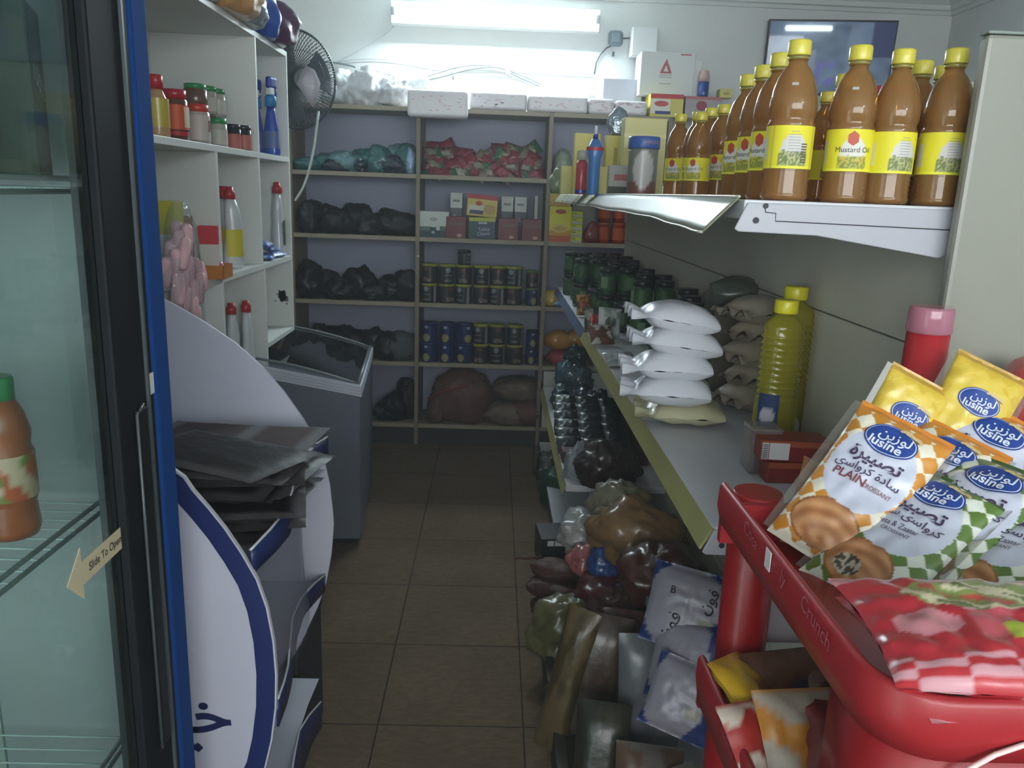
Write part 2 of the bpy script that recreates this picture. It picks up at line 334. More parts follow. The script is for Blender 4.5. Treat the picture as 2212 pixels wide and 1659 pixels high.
SL(MB().b2(XP[0]-.17, XP[0]-.0125, YS+.1, YS+.12, 0, 2.0).build('filler_board', WOOD, sh))
o = MB().box((0, 0, 0), (.012, .002, .009)).build('label_chip', mat('white_plastic'), None, M=TR(at(903, 553, Y=YS-.004))); tag(o, 'tiny white sticker on the left middle upright of the shelving', 'sticker')
# ---- generic goods
def carton(name, label, cat, c, d, col, marks=(), rot=0, group=None, bev=.002, face='-Y'):
    "closed printed box standing on c; marks = (x0, x1, z0, z1, colour[, name]) on the front face in fractions"
    t = thing(name, label, cat, TR(c, (0, 0, rot)), group)
    MB().box((0, 0, d[2]/2), d).build('carton', mat('card_'+col, col, .45, coat=.15), t, bev)
    for i, k in enumerate(marks):
        x0, x1, z0, z1, cc = k[:5]; nm = k[5] if len(k) > 5 else 'printed_panel'
        if nm == 'oval':
            mb = MB(); n = 20; cx, cz, rx, rz = (x0+x1)/2-.5, (z0+z1)/2, (x1-x0)/2, (z1-z0)/2
            mb.add([((cx+rx*math.cos(2*math.pi*q/n))*d[0], -d[1]/2-.0012-.0003*i, (cz+rz*math.sin(2*math.pi*q/n))*d[2]) for q in range(n)], [tuple(range(n))], None, False)
            mb.build('printed_oval', mat('print_'+cc, cc, .45), t)
        else:
            MB().b2((x0-.5)*d[0], (x1-.5)*d[0], -d[1]/2-.0008-.0003*i, -d[1]/2-.0003*i+.0002, z0*d[2], z1*d[2]).build(nm, mat('print_'+cc, cc, .45), t)
    return t
def front_text(t, txt, size, x, z, dep, col, sx=1, rot=0, name='lettering'):
    return drape(txt, size, lambda a, b: (x+a, -dep, z+b), mat('ink_'+col, col, .5), t, name, rot, 0, sx)
VC = mat('printed_film', vc=True, rough=.38, coat=.35, bump=.25, bscale=35)
VCM = mat('printed_matte', vc=True, rough=.55)
VCT = mat('printed_tin', vc=True, rough=.35, coat=.4)
def cc(h): return C4(h)
# top of the shelving: crumpled white bag bundles, flat packs, cartons
FILM = mat('white_film', '#d9dcdf', .3, coat=.7, bump=.5, bscale=22, var=.08, vscale=30)
ZT = ZR[5]
for i, (px, w, hh, lab) in enumerate(((735, .17, .17, 'crumpled white plastic bag bundle beside the fan on top of the shelving'), (790, .2, .185, 'crumpled white bag bundle with dark print, second from the fan on the shelving top'), (845, .18, .16, 'rolled white bag bundle leaning right on the shelving top'))):
    p = at(px, 225, Y=YS+.14)
    tag(blob(w/2*1.05, .11, hh*.62, 5+i, .3, 4, freq=2., crum=.7).build('plastic_bundle', FILM, None, M=TR((p.x, YS+.14, ZT), (0, .1*i, .3*i))), lab, 'bag bundle', 'bundles of white bags on the shelving top')
r_ = MB().lathe([(.045, -.13), (.055, -.11), (.06, 0), (.056, .11), (.045, .13)], 20).build('bag_roll', FILM, None, M=TR((at(880, 190, Y=YS+.14).x, YS+.14, ZT+.11), (0, math.radians(62), .2)))
tag(r_, 'tilted roll of white plastic bags lying against the bundles on the shelving top', 'roll', 'bundles of white bags on the shelving top')
PINKW = mat('tissue_film', '#e0dcdf', .35, coat=.5, bump=.35, bscale=30)
def tissue(x0, x1, z0, z1, y, label, dpt=.16):
    t = thing('tissue_pack', label, 'tissue pack', TR(((x0+x1)/2, y+dpt/2, z0)), 'wrapped tissue packs on the shelving top')
    MB().box((0, 0, (z1-z0)/2), (x1-x0, dpt, z1-z0)).build('wrapped_pack', PINKW, t, .018, 4)
    rnd = random.Random(int(x0*1000)); mb = MB()
    for k in range(14):
        u, v = rnd.uniform(-.42, .42)*(x1-x0), rnd.uniform(.2, .85)*(z1-z0); mb.b2(u-.008, u+.008, -dpt/2-.0008, -dpt/2+.001, v-.003, v+.003)
    mb.build('print', mat('pale_pink_print', '#d3b3bb', .5), t)
xs = [at(a, 220, Y=YS-.02).x for a in (883, 1012, 1140, 1272, 1330, 1402)]
tissue(xs[0], xs[1], ZT-.06, ZT+.085, YS-.10, 'white wrapped tissue pack hanging over the shelf edge, first from the left', .095)
for i, lab in enumerate(('second', 'third', 'fourth', 'last')):
    tissue(xs[i+1]+.002, xs[i+2]-.002, ZT, ZT+.098-.006*i, YS+.0, 'white wrapped tissue pack on the shelving top, %s in the row from the left' % lab)
for i, (px, lab) in enumerate(((1205, 'left'), (1262, 'middle'), (1318, 'right'))):
    p = at(px, 200, Y=YS+.24)
    tag(blob(.095, .05, .1, 31+i, .25, 3).build('tissue_roll_pack', PINKW, None, M=TR((p.x, YS+.25, ZT+.0))), 'pale crumpled pack behind the tissue row, %s one of three' % lab, 'tissue pack')
p = at(1440, 243, Y=YS)
b = carton('carton', 'yellow and white carton with a red lid band on the shelving top', 'box', (p.x-.0, YS+.10, ZT), (.19, .18, .125), '#d9c95e', ((0, 1, .8, 1, '#c23a3e'), (.02, .6, .15, .78, '#e8e6da'), (.12, .55, .45, .7, '#c8504a', 'oval'), (.16, .62, .12, .26, '#2c3f86')))
p = at(1520, 243, Y=YS); carton('carton', 'greyish pink carton with a red oval beside the yellow carton', 'box', (p.x+.0, YS+.11, ZT), (.21, .18, .12), '#a8a2a6', ((0, 1, .86, 1, '#b86a72'), (.3, .6, .35, .8, '#963a46', 'oval')))
p = at(1437, 192, Y=YS+.12); t = carton('carton', 'large white carton with a red triangle emblem on the shelving top', 'box', (p.x, YS+.19, ZT+.126), (.31, .2, .235), '#d8dcda', ())
mb = MB().add([(-.045, -.1012, .12), (.025, -.1012, .12), (-.01, -.1012, .2)], [(0, 1, 2)], None, False); mb.build('triangle_emblem', mat('print_red', '#b05c60', .5), t)
mb = MB().add([(-.024, -.1016, .13), (.004, -.1016, .13), (-.01, -.1016, .165)], [(0, 1, 2)], None, False); mb.build('triangle_window', mat('print_#d8dcda', '#d8dcda', .5), t)
for z in (.11, .098, .062): MB().b2(-.045, .025, -.1012, -.1, z, z+.004).build('text_line', mat('print_grey', '#9aa0a2', .5), t)
MB().b2(.07, .13, -.1012, -.1, .22, .227).build('text_line', mat('print_red'), t)
p = at(1505, 192, Y=YS+.05); carton('carton', 'narrow plain white carton right of the emblem carton', 'box', (p.x-.01, YS+.2, ZT+.126), (.085, .2, .2), '#dcdfdb')
p = at(1520, 192, Y=YS+.06)
t = thing('spray_can', 'blue can with a pinkish white top standing by the white cartons', 'can', TR((p.x, YS+.07, ZT+.125)))
MB().lathe([(.029, 0), (.031, .005), (.031, .08)], 20).build('can_body', mat('can_blue', '#2e4590', .35, coat=.4), t)
MB().lathe([(.031, .08), (.031, .11), (.026, .125), (.026, .14)], 20).build('can_top', mat('can_pink', '#c9a8a4', .45), t)
p = at(1568, 192, Y=YS+.06); carton('carton', 'small pale yellow box behind the oil bottle caps', 'box', (p.x, YS+.08, ZT+.121), (.075, .08, .05), '#cfc878', ((.3, .7, .3, .6, '#a89a40'),))
p = at(1300, 180, Y=YS+.2)
carton('carton', 'greyish white carton on the shelving top below the cable box', 'box', (at(1345, 190, Y=YS+.2).x, YS+.26, ZT+.09), (.23, .14, .13), '#b9bcc4', ())
# row under the top: teal bags, snack packets
def bags(mname, spots, Y, z, label, cat, group, mats, seed=0, knot=True, amp=.22, name='plastic_bag', ry=.09):
    for i, (px, rx, hh) in enumerate(spots):
        x = at(px, 500, Y=Y).x; m = mats[i % len(mats)]
        o = blob(rx, ry, hh/1.75, seed+i*3, amp, 4, knot=knot, freq=1.7, crum=.35).build(name, m, None, M=TR((x, Y+(.05 if i % 2 else -.0), z), (0, 0, i*1.3)))
        tag(o, label(i, len(spots)), cat, group)
TEAL = mat('teal_film', '#2e6668', .35, coat=.6, bump=.5, bscale=18, var=.2, vscale=12); NAVY = mat('navy_film', '#1c2b3a', .35, coat=.5, bump=.5, bscale=18)
TEAL2 = mat('pale_teal_film', '#6a9498', .3, coat=.6, bump=.5, bscale=18, var=.2, vscale=12)
bags('t', ((670, .095, .075), (705, .1, .1), (745, .11, .12), (785, .11, .13), (820, .1, .15), (852, .1, .165), (878, .07, .16)), YS+.1, ZR[4], lambda i, n: '%s plastic bag of goods under the shelving top, %s from the left' % (('teal', 'dark teal', 'pale teal')[i % 3], ORD[i]), 'bag', 'teal bags on the upper left shelf', (TEAL, TEAL, TEAL2), 3, False)
bags('n', ((735, .1, .07), (790, .11, .08), (840, .1, .1)), YS+.05, ZR[4], lambda i, n: 'dark navy bag in front of the teal bags, %s from the left' % ORD[i], 'bag', 'dark bags before the teal bags', (NAVY,), 23, False, ry=.05)
tag(blob(.03, .03, .09, 77, .3, 3).build('water_bag', mat('ice_film', '#8fb0cc', .2, coat=.8, bump=.5), None, M=TR((at(886, 370, Y=YS+.04).x, YS+.045, ZR[4]))), 'small pale blue bag against the upright beside the dark bags', 'bag')
def snack_paint(kind):
    a = [('#641826', '#862431', '#1c5c38'), ('#701c2a', '#8e2c38', '#7c745e'), ('#641826', '#787058', '#206640')][kind]
    def f(u, v):
        if abs(v) > .9: return cc(a[0])
        if v < -.45: return cc(a[2])
        if (u*1.2)**2+(v-.15)**2 < .18: return cc('#9c9482') if kind == 2 else cc(a[1])
        return cc(a[1] if nz(u*2, v*3, kind*5) > 0 else a[0])
    return f
snm = [pillow(.09, .13, .045, 12, 16, snack_paint(k), k+1, .006, .05)[0].mesh('snack_packet') for k in range(3)]
for m_ in snm: m_.materials.append(mat('snack_film', vc=True, rough=.35, coat=.5, bump=.4, bscale=30))
rnd = random.Random(4); names = ['bottom', 'second', 'third', 'fourth', 'top']
lay = [[-.37+.083*i for i in range(8)], [-.36+.088*i for i in range(7)], [-.37+.094*i for i in range(7)], [-.385, -.3, -.22, -.02, .05, .12, .2], [-.38, -.31, .02, .09, .19]]
for L_, row in enumerate(lay):
    for i, x in enumerate(row):
        z = ZR[4]+.018+.035*L_; k = rnd.randrange(3)
        o = bpy.data.objects.new('snack_packet', snm[k]); COL.objects.link(o)
        tilt = rnd.uniform(-.3, .3); hor = rnd.choice((1.57, -1.57, 1.2, -1.9))
        o.matrix_basis = TR((x+rnd.uniform(-.01, .01), YS+.06+.02*L_+rnd.uniform(0, .03), z), (rnd.uniform(.9, 1.35), tilt, rnd.uniform(-.3, .3))) @ Matrix.Rotation(hor+rnd.uniform(-.4, .4), 4, 'Z')
        tag(o, '%s snack packet heaped on the upper middle shelf, %s from left, %s layer' % (('red and green', 'red and cream', 'green and cream')[k], ORD[i], names[L_]), 'snack packet', 'snack packets heaped on the upper middle shelf')
# right bay of that row
bags('g', ((1208, .055, .17), (1198, .05, .06)), YS+.06, ZR[4], lambda i, n: ('grey green bag standing in the right bay of the shelving, behind the yellow cartons', 'small red topped bag low in the right bay of the shelving')[i], 'bag', None, (mat('sage_film', '#7d8874', .35, coat=.5, bump=.5), mat('red_film', '#a83a40', .35, coat=.5, bump=.4)), 61, False, ry=.05)
# black bags on the three left shelves
BLACK = mat('black_film', '#0b0d10', .45, coat=.15, bump=.7, bscale=14)
hs = [((672, .085, .19), (700, .09, .16), (735, .1, .145), (768, .1, .18), (800, .09, .13), (835, .1, .145), (870, .09, .14)),
      ((665, .085, .21), (697, .07, .165), (735, .1, .13), (775, .1, .19), (810, .1, .11), (845, .1, .145), (882, .07, .18)),
      ((690, .09, .2), (730, .1, .18), (770, .09, .165), (806, .09, .18), (845, .1, .165), (880, .09, .14))]
for r, (row, spots) in enumerate(zip(('second', 'third', 'fourth'), hs)):
    bags('b', spots, YS+.1, ZR[3-r], (lambda row: lambda i, n: 'knotted black plastic bag on the left of the %s shelf down, %s from the left' % (row, ORD[i]))(row), 'bag', 'black bags on the %s left shelf' % row, (BLACK,), 100+r*17, r < 2 and False, .25, ry=.11)
tag(blob(.12, .1, .1, 140, .2, 3).build('grey_sack', mat('grey_sack', '#4d5354', .6, bump=.4), None, M=TR((at(865, 780, Y=YS+.1).x, YS+.1, ZR[1]))), 'grey sack with a folded rim on the fourth shelf beside the upright', 'sack')
# second shelf, middle bay
Z2 = ZR[3]
def P2(px, Y=YS+.02): return at(px, 515, Y=Y).x
t = carton('tissue_carton', 'white box with dark green bushes printed along its base beside the left upright', 'box', (P2(937), YS+.06, Z2), (.175, .1, .15), '#c9cfc8', ((0, 1, 0, .28, '#2e4048'), (0, .4, .26, .42, '#5c7866'), (.7, 1, .26, .44, '#4e6a58'), (.38, .58, .26, .4, '#33474a'), (.36, .62, .62, .78, '#a3aaa6', 'oval'), (.42, .54, .14, .26, '#a9b0bc', 'oval')))
for i, px in enumerate((983, 1094, 1123)):
    carton('tall_carton', 'tall carton, white above and dark below, %s of three on second shelf' % ('leftmost', 'middle', 'rightmost')[i], 'box', (P2(px), YS+.14, Z2+(.075 if i else .085)), (.07, .07, .175), '#3c434c', ((0, 1, .5, 1, '#d3d8d4'), (.2, .8, .7, .78, '#8a9092'), (.25, .5, .15, .3, '#9aa6b0', 'oval'), (.55, .85, .1, .22, '#7a8690', 'oval')), group=None)
for i, px in enumerate((985, 1097, 1148)):
    t = carton('tea_box', 'dark red tea box with slanted lines on the second shelf, %s of three' % ('leftmost', 'middle', 'rightmost')[i], 'box', (P2(px), YS+.05, Z2), (.118, .09, .125), '#6c1f26', ((.18, .85, .62, .72, '#6e5a56'), (.55, .8, .06, .22, '#c49a86', 'oval')))
    for k in range(3): front_text(t, '_____', .022, .005, .062-.012*k, .0468, '#a8585a', 1, .12, 'slanted_line')
t = carton('tea_box', 'green and navy box with a yellow lid band in the middle of the second shelf', 'box', (P2(1041), YS+.05, Z2), (.155, .09, .125), '#1f3550', ((0, .28, 0, .8, '#24574a'), (0, 1, .82, 1, '#b8bd4c'), (.35, .68, .7, .8, '#aab4bc')))
front_text(t, 'Tetley', .03, .01, .058, .0468, '#c8d2d8', .9, .1); front_text(t, 'Classic', .03, .008, .032, .0468, '#c8d2d8', .9, .1)
t = carton('pouch_carton', 'tilted yellow carton with a red top band leaning on the green and navy box', 'box', (P2(1038), YS+.1, Z2+.128), (.18, .06, .125), '#d2bd48', ((0, 1, .8, 1, '#c0403e'), (.05, .6, .18, .52, '#ded9c0'), (.1, .55, .1, .28, '#4a4a6a'), (.28, .5, .5, .72, '#c24a40', 'oval'), (.55, .95, .12, .6, '#c6a860', 'oval')), 0)
t.rotation_euler.y = .07
carton('narrow_carton', 'narrow white edged dark carton beside the right middle upright', 'box', (P2(1162), YS+.12, Z2+.09), (.05, .08, .17), '#3a4246', ((0, .36, 0, 1, '#c3c8c0'),))
carton('flat_carton', 'flat dark green carton stacked behind the tea boxes', 'box', (P2(1060), YS+.2, Z2), (.5, .1, .1), '#27302c', ())
# right bay of the second shelf
carton('noodle_box', 'tall yellow box with an orange base and a bowl picture in the right bay', 'box', (P2(1208), YS+.05, Z2-.005), (.13, .09, .21), '#e0d62e', ((0, 1, 0, .22, '#c05a24'), (0, 1, .2, .34, '#cf9a36'), (.1, .85, .28, .52, '#e2c878', 'oval'), (.22, .75, .34, .46, '#c8a040', 'oval'), (.26, .76, .8, .92, '#b04a24', 'oval')))
carton('carton', 'pale orange yellow carton lying on the tall yellow box', 'box', (P2(1206), YS+.09, Z2+.206), (.13, .12, .08), '#c8a24a', ((0, 1, .5, 1, '#cdb648'),))
for k in range(5):
    carton('match_box', 'small yellow and white box, %s from the bottom of the stack in the right bay' % ORD[k], 'box', (P2(1244)+.002*(k % 2), YS+.05, Z2-.004+k*.037), (.068, .06, .036), '#d8d838', ((0, 1, 0, .45, '#c4c6a8'), (.1, .45, .6, .8, '#8a9228')), group='stack of small yellow boxes')
carton('carton', 'plain grey white carton behind the stack of small yellow boxes', 'box', (P2(1262), YS+.16, Z2), (.14, .1, .3), '#a9ada6')
tag(blob(.05, .04, .07, 90, .25).build('wrapped_sweet', mat('maroon_film', '#7c2a2c', .35, coat=.6, bump=.4), None, M=TR((P2(1278), YS+.05, Z2))), 'dark red wrapped lump beside the tall orange jars', 'bag')
def jar(name, label, cat, loc, R, Hh, body, lid, labelcol=None, lz=(.2, .75), group=None, lidh=.16, m=None):
    t = thing(name, label, cat, TR(loc), group)
    MB().lathe([(R*.85, 0), (R, Hh*.03), (R, Hh*.78), (R*.82, Hh*.84), (R*.8, Hh*(1-lidh*.4))], 18).build('jar_body', m or mat('jar_'+body, body, .2, coat=.5), t)
    MB().lathe([(R*.92, Hh*(1-lidh)), (R*.92, Hh*.99), (R*.84, Hh)], 18).build('lid', mat('lid_'+lid, lid, .4, coat=.3), t)
    if labelcol: MB().lathe([(R*1.012, Hh*lz[0]), (R*1.012, Hh*lz[1])], 18, cap=False).build('paper_label', mat('print_'+labelcol, labelcol, .5), t)
    return t
j0 = jar('sauce_jar', 'tall orange red jar in the right bay, lower left one', 'jar', (P2(1302, YS+.06), YS+.06, Z2-.004), .036, .125, '#a53a26', '#b8532a', '#c0562e', (.2, .75), 'tall orange jars in the right bay')
for k, (px, z, lab) in enumerate(((1333, 0, 'lower middle'), (1302, .127, 'upper left'), (1333, .127, 'upper middle'), (1350, 0, 'lower right'))):
    dup(j0, TR((P2(px, YS+(.06 if k < 3 else .13)), YS+(.06 if k < 3 else .14), Z2-.004+z)), 'tall orange red jar in the right bay, %s one' % lab)
# third and fourth shelf: cans
def canpaint(kind):
    def f(a, z):
        u = (a+math.pi/2) % (2*math.pi); u = u-2*math.pi if u > math.pi else u; zz_ = z/.11
        if kind == 0:
            if (u/.3)**2+((zz_-.72)/.12)**2 < 1: return cc('#8a9098')
            if abs(u) < .5 and (.42 < zz_ < .47 or .15 < zz_ < .24): return cc('#787a76')
            if 1.0 < u < 1.35: return cc('#8c9094')
            return cc('#20262a') if zz_ > .3 else cc('#2c2622')
        if kind == 1:
            if (u/.3)**2+((zz_-.74)/.12)**2 < 1: return cc('#6e3c38')
            if abs(u) < .6 and .1 < zz_ < .32: return cc('#5c4436') if nz(u*4, zz_*9) > 0 else cc('#8a8478')
            return cc('#2a2a2a')
        if (u/.24)**2+((zz_-.8)/.08)**2 < 1: return cc('#9fb0cc')
        if (u/.42)**2+((zz_-.26)/.2)**2 < 1: return cc('#a09a66')
        return cc('#142460')
    return f
def can(label, loc, R, Hh, kind, lid, group, rot):
    t = thing('food_can', label, 'can', TR(loc, (0, 0, rot)), group)
    pr = [(R*.95, 0), (R, .004)]+[(R, .004+(Hh-.02)*k/20) for k in range(1, 21)]
    MB().lathe(pr, 48, paint=lambda a, z: canpaint(kind)(a, z*.11/Hh)).build('can_body', VCT, t)
    MB().lathe([(R*1.03, Hh-.016), (R*1.03, Hh-.003), (R*.96, Hh)], 32).build('lid', mat('lid_'+lid, lid, .4), t); return t
cans = {}
def placecan(label, loc, R, Hh, kind, lid, group, rot):
    k = (R, Hh, kind, lid)
    if k not in cans: cans[k] = can(label, loc, R, Hh, kind, lid, group, rot)
    else: dup(cans[k], TR(loc, (0, 0, rot)), label, group)
rnd = random.Random(8); Z3 = ZR[2]; Z4 = ZR[1]
pxs = (928, 965, 1001, 1040, 1075, 1109)
for r in range(2):
    for i, px in enumerate(pxs):
        placecan('dark yellow lidded can on the third shelf, %s from left, %s row' % (ORD[i], ('lower', 'upper')[r]), (at(px, 640, Y=YS+.06).x, YS+.06+.005*((i+r) % 2), Z3+.116*r), .049, .115, (i+r) % 2, '#9a9a3a', 'dark cans on the third shelf', rnd.uniform(-.7, .7))
    placecan('narrow %s can at the right end of the third shelf, %s one' % (('blue and cream', 'dark green')[r], ('lower', 'upper')[r]), (at(1148, 640, Y=YS+.07).x, YS+.07, Z3+.106*r), .037, .105, (2, 1)[r], '#5e7a38', None, rnd.uniform(-.4, .4))
placecan('small dark can lying alone on top of the third shelf cans', (at(1003, 560, Y=YS+.06).x, YS+.065, Z3+.232), .038, .085, 0, '#2a2e30', None, .8)
pxs = (928, 966, 1003, 1038, 1073, 1111)
for r in range(2):
    for i, px in enumerate(pxs):
        k = 2 if i < 3 else (i+r) % 2
        placecan(('blue picture can' if i < 3 else 'dark yellow lidded can')+' on the fourth shelf, %s from left, %s row' % (ORD[i], ('lower', 'upper')[r]), (at(px, 760, Y=YS+.06).x, YS+.06, Z4+.122*r), .05 if i < 3 else .049, .121, k, '#182a66' if i < 3 else '#9a9a3a', 'cans on the fourth shelf', rnd.uniform(-.5, .5))
    placecan('narrow blue can at the right end of the fourth shelf, %s one' % ('lower', 'upper')[r], (at(1148, 760, Y=YS+.07).x, YS+.07, Z4+.106*r), .037, .105, 2, '#1c2440', None, rnd.uniform(-.4, .4))
# right bay, third to fifth shelf
YEL = mat('yellow_film', '#c2a22c', .35, coat=.6, bump=.4, bscale=25); ORG = mat('orange_film', '#b8842e', .35, coat=.7, bump=.4, bscale=25)
for px, w, hh, z, m_, lab in ((1192, .07, .1, 0, YEL, 'yellow packet standing in the right bay of the third shelf, left one'), (1200, .06, .05, 0, mat('ice_film', '#8fb0cc'), 'small pale blue packet in the right bay of the third shelf'), (1240, .075, .06, .14, YEL, 'yellow orange packet lying on another in the right bay of the third shelf'), (1240, .075, .05, .08, YEL, 'lower yellow packet under the yellow orange one in the right bay')):
    tag(blob(w, .05, hh/1.7, int(px+z*100), .18, 3).build('packet', m_, None, M=TR((at(px, 640, Y=YS+.06).x, YS+.06, Z3+z))), lab, 'packet')
carton('carton', 'dark carton under the yellow packets in the right bay', 'box', (at(1245, 640, Y=YS+.08).x, YS+.1, Z3), (.16, .12, .078), '#2f2a22')
for px, w, hh, z, m_, lab in ((1205, .085, .12, .1, ORG, 'shiny orange yellow bag in the right bay of the fourth shelf, left one'), (1245, .08, .12, .1, ORG, 'shiny orange yellow bag in the right bay of the fourth shelf, right one'), (1218, .11, .1, 0, mat('red_film', '#a83a40'), 'shiny red bag under the orange yellow bags in the right bay')):
    tag(blob(w, .07, hh/1.7, int(px), .22, 3).build('packet', m_, None, M=TR((at(px, 760, Y=YS+.06).x, YS+.08, Z4+z))), lab, 'packet')
tag(MB().b2(at(1171, 850, Y=YS).x+.004, .9, YS-.012, YS+.0-.001, ZR[0]+.004, ZR[1]-.03).build('closing_board', mat('white_board', '#c7c9c2', .6)), 'white board closing the lowest right bay of the shelving', 'panel')
# sacks on the lowest shelf
SK = mat('woven_sack', '#6e4f42', .7, bump=.5, bscale=50, var=.25, vscale=10); SK2 = mat('woven_sack_pale', '#7a6a5a', .7, bump=.5, bscale=50, var=.25, vscale=10)
for px, w, hh, z, m_, lab in ((1000, .19, .3, 0, SK, 'big brown woven sack with a red stripe bulging in the middle of the lowest shelf'), (1095, .15, .13, 0, SK2, 'pale woven sack low in the lowest middle bay, centre one'), (1140, .12, .16, 0, SK, 'brown woven sack beside the right middle upright on the lowest shelf'), (1120, .15, .13, .15, SK2, 'pale woven sack lying on top of the others on the lowest shelf'), (945, .06, .16, 0, SK, 'narrow brown sack squeezed at the left of the lowest middle bay')):
    o = blob(w, .13, hh/1.6, int(px), .16, 4, crum=.4).build('sack', m_, None, M=TR((at(px, 880, Y=YS+.13).x, YS+.13+(0 if z == 0 else .02), ZR[0]+z))); tag(o, lab, 'sack')
pts = [at(x, y, Y=YS-.003-.03*math.sin((x-925)/90*3.1)) for x, y in ((925, 862), (940, 852), (960, 845), (985, 838), (1012, 832))]
tag(MB().tube(pts, .007, 8).build('sack_stripe', mat('red_stripe', '#8a2a2c', .6)), 'red stripe cord across the big brown sack', 'cord')
bags('b', ((850, .07, .17), (878, .05, .25), (830, .06, .12)), YS+.09, ZR[0], lambda i, n: 'black bag on the lowest left shelf beside the freezer, %s one' % ('middle', 'tall right', 'low left')[i], 'bag', 'black bags on the lowest left shelf', (BLACK,), 300, False, .25, ry=.07)
tag(MB().tube([at(x, y, Z=.004) for x, y in ((760, 955), (830, 948), (920, 949), (1010, 952), (1080, 951), (1110, 946), (1121, 941))], .004, 6).build('floor_cable', mat('wire_pale', '#a9b6b8')), 'thin pale cable lying on the floor before the shelving', 'cable')
# ------------------------------------------------------------------ white shelf unit on the left wall
UX0, UX1, UY0, UY1 = -1.335, -.93, 1.9, 3.70
MEL = mat('white_melamine', '#dcdfda', .42, var=.03, vscale=3)
un = thing('white_shelf_unit', 'tall white compartment shelf unit standing along the left wall', 'shelf unit', (UX0, (UY0+UY1)/2, 0))
def UL(mb, nm, bev=.0015, m=MEL, par=un):
    o = mb.build(nm, m, par, bev); o.location = (-UX0, -(UY0+UY1)/2, 0); return o
S1, S2, S3, STOP = 1.668, 1.235, .80, 2.088
UL(MB().b2(XL+.001, UX0+.008, UY0, UY1, .9, STOP), 'back_panel', 0)
for z, nm in ((STOP+.022, 'top_board'), (S1, 'shelf_board'), (S2, 'shelf_board'), (S3, 'bottom_board')): UL(MB().b2(UX0+.008, UX1, UY0, UY1 if z != S3 else 3.26, z-.022, z), nm)
UL(MB().b2(UX0+.008, UX1, 3.28, UY1, .885, .905), 'bottom_board')
for y, z0, z1 in ((3.25, S1, STOP), (2.2, S1, STOP), (2.76, S2, S1-.022), (3.245, S2, S1-.022), (2.2, S2, S1-.022), (2.76, S3, S2-.022), (3.27, S3, S2-.022)):
    UL(MB().b2(UX0+.008, UX1-.001, y-.009, y+.009, z0, z1), 'divider')
for y, z0 in ((UY0-.009, 0), (UY1+.009, .885)): UL(MB().b2(UX0, UX1, y-.009, y+.009, z0, STOP+.022), 'side_panel')
mb = MB(); rnd = random.Random(2)
for k in range(16): mb.b2(UX1-.06+rnd.uniform(-.03, .03), UX1-.055+rnd.uniform(-.03, .035), UY1-.0025, UY1-.001, 1.035+rnd.uniform(-.03, .03), 1.04+rnd.uniform(-.03, .035))
UL(mb, 'scuff_mark', 0, mat('scuff', '#6f6f70', .8))
def U(px, py, z, X=-.985): return at(px, py, Z=z) if X is None else at(px, py, X=X)
def jat(px, X, z):    # jar standing on a board at height z, seen at px, plane X
    for it in range(1):
        lo, hi = 1.0, 3.68
        for k in range(40):
            y = (lo+hi)/2; d = Vector((X, y, z))-CAM; q = W/2+FPX*(d @ _r)/(d @ _f)
            if q < px: lo = y
            else: hi = y
    return Vector((X, y, z))
YL = mat('yellow_bottle', '#b9a43a', .3, coat=.4)
def gbottle(name, label, cat, loc, prof, m, capz, caprad, capm, bands=(), group=None, sx=1, sy=1, rot=0, capname='cap'):
    t = thing(name, label, cat, TR(loc, (0, 0, rot)), group)
    MB().lathe(prof, 24, sx=sx, sy=sy).build('bottle_body', m, t)
    MB().lathe([(caprad, capz[0]), (caprad, capz[1]-.003), (caprad*.85, capz[1])], 18).build(capname, capm, t)
    for z0, z1, r, mm, nm in bands: MB().lathe([(r, z0), (r, z1)], 24, cap=False, sx=sx, sy=sy).build(nm, mm, t)
    return t
RED = mat('red_cap', '#b3262e', .35, coat=.3); GRN = mat('green_cap', '#2f8a52', .35, coat=.3); BLK = mat('black_cap', '#2a262c', .4, coat=.3)
gbottle('sauce_bottle', 'yellow labelled bottle with a red cap beside the blue fridge edge', 'bottle', jat(344, -.99, S1), [(.03, 0), (.032, .01), (.032, .1), (.02, .125), (.016, .14)], mat('pale_sauce', '#b08a62', .2, coat=.5), (.135, .175), .019, RED, ((.03, .11, .0328, YL, 'paper_label'),))
def spice(label, px, X, z, R, Hh, body, lid, lab, lz, group=None, rot=0): return jar('spice_jar', label, 'jar', jat(px, X, z), R, Hh, body, lid, lab, lz, group, .2)
t = spice('large jar with a red lid and orange red label on the white unit', 382, -.99, S1, .037, .15, '#5e3a28', '#a8202c', '#c4532e', (.22, .7))
MB().lathe([(.0376, .015), (.0376, .028)], 18, cap=False).build('red_band', mat('print_#a8202c', '#a8202c'), t)
MB().b2(.03, .0385, -.016, .012, .04, .1).build('cream_panel', mat('print_#c9c0a4', '#c9c0a4', .5), t)
t = spice('jar with a bright red lid and a pale label with a red pepper drawing', 430, -.985, S1, .038, .125, '#a8a096', '#c03a2c', '#bdb4ac', (.1, .72))
MB().b2(.032, .0395, -.008, .004, .04, .075).build('pepper_drawing', mat('print_#7c2c2c', '#7c2c2c'), t)
spice('brown jar with a green lid stacked behind the bright red lid', 424, -1.06, S1+.12, .04, .09, '#6a4c40', '#2f8a52', None, (0, 0))
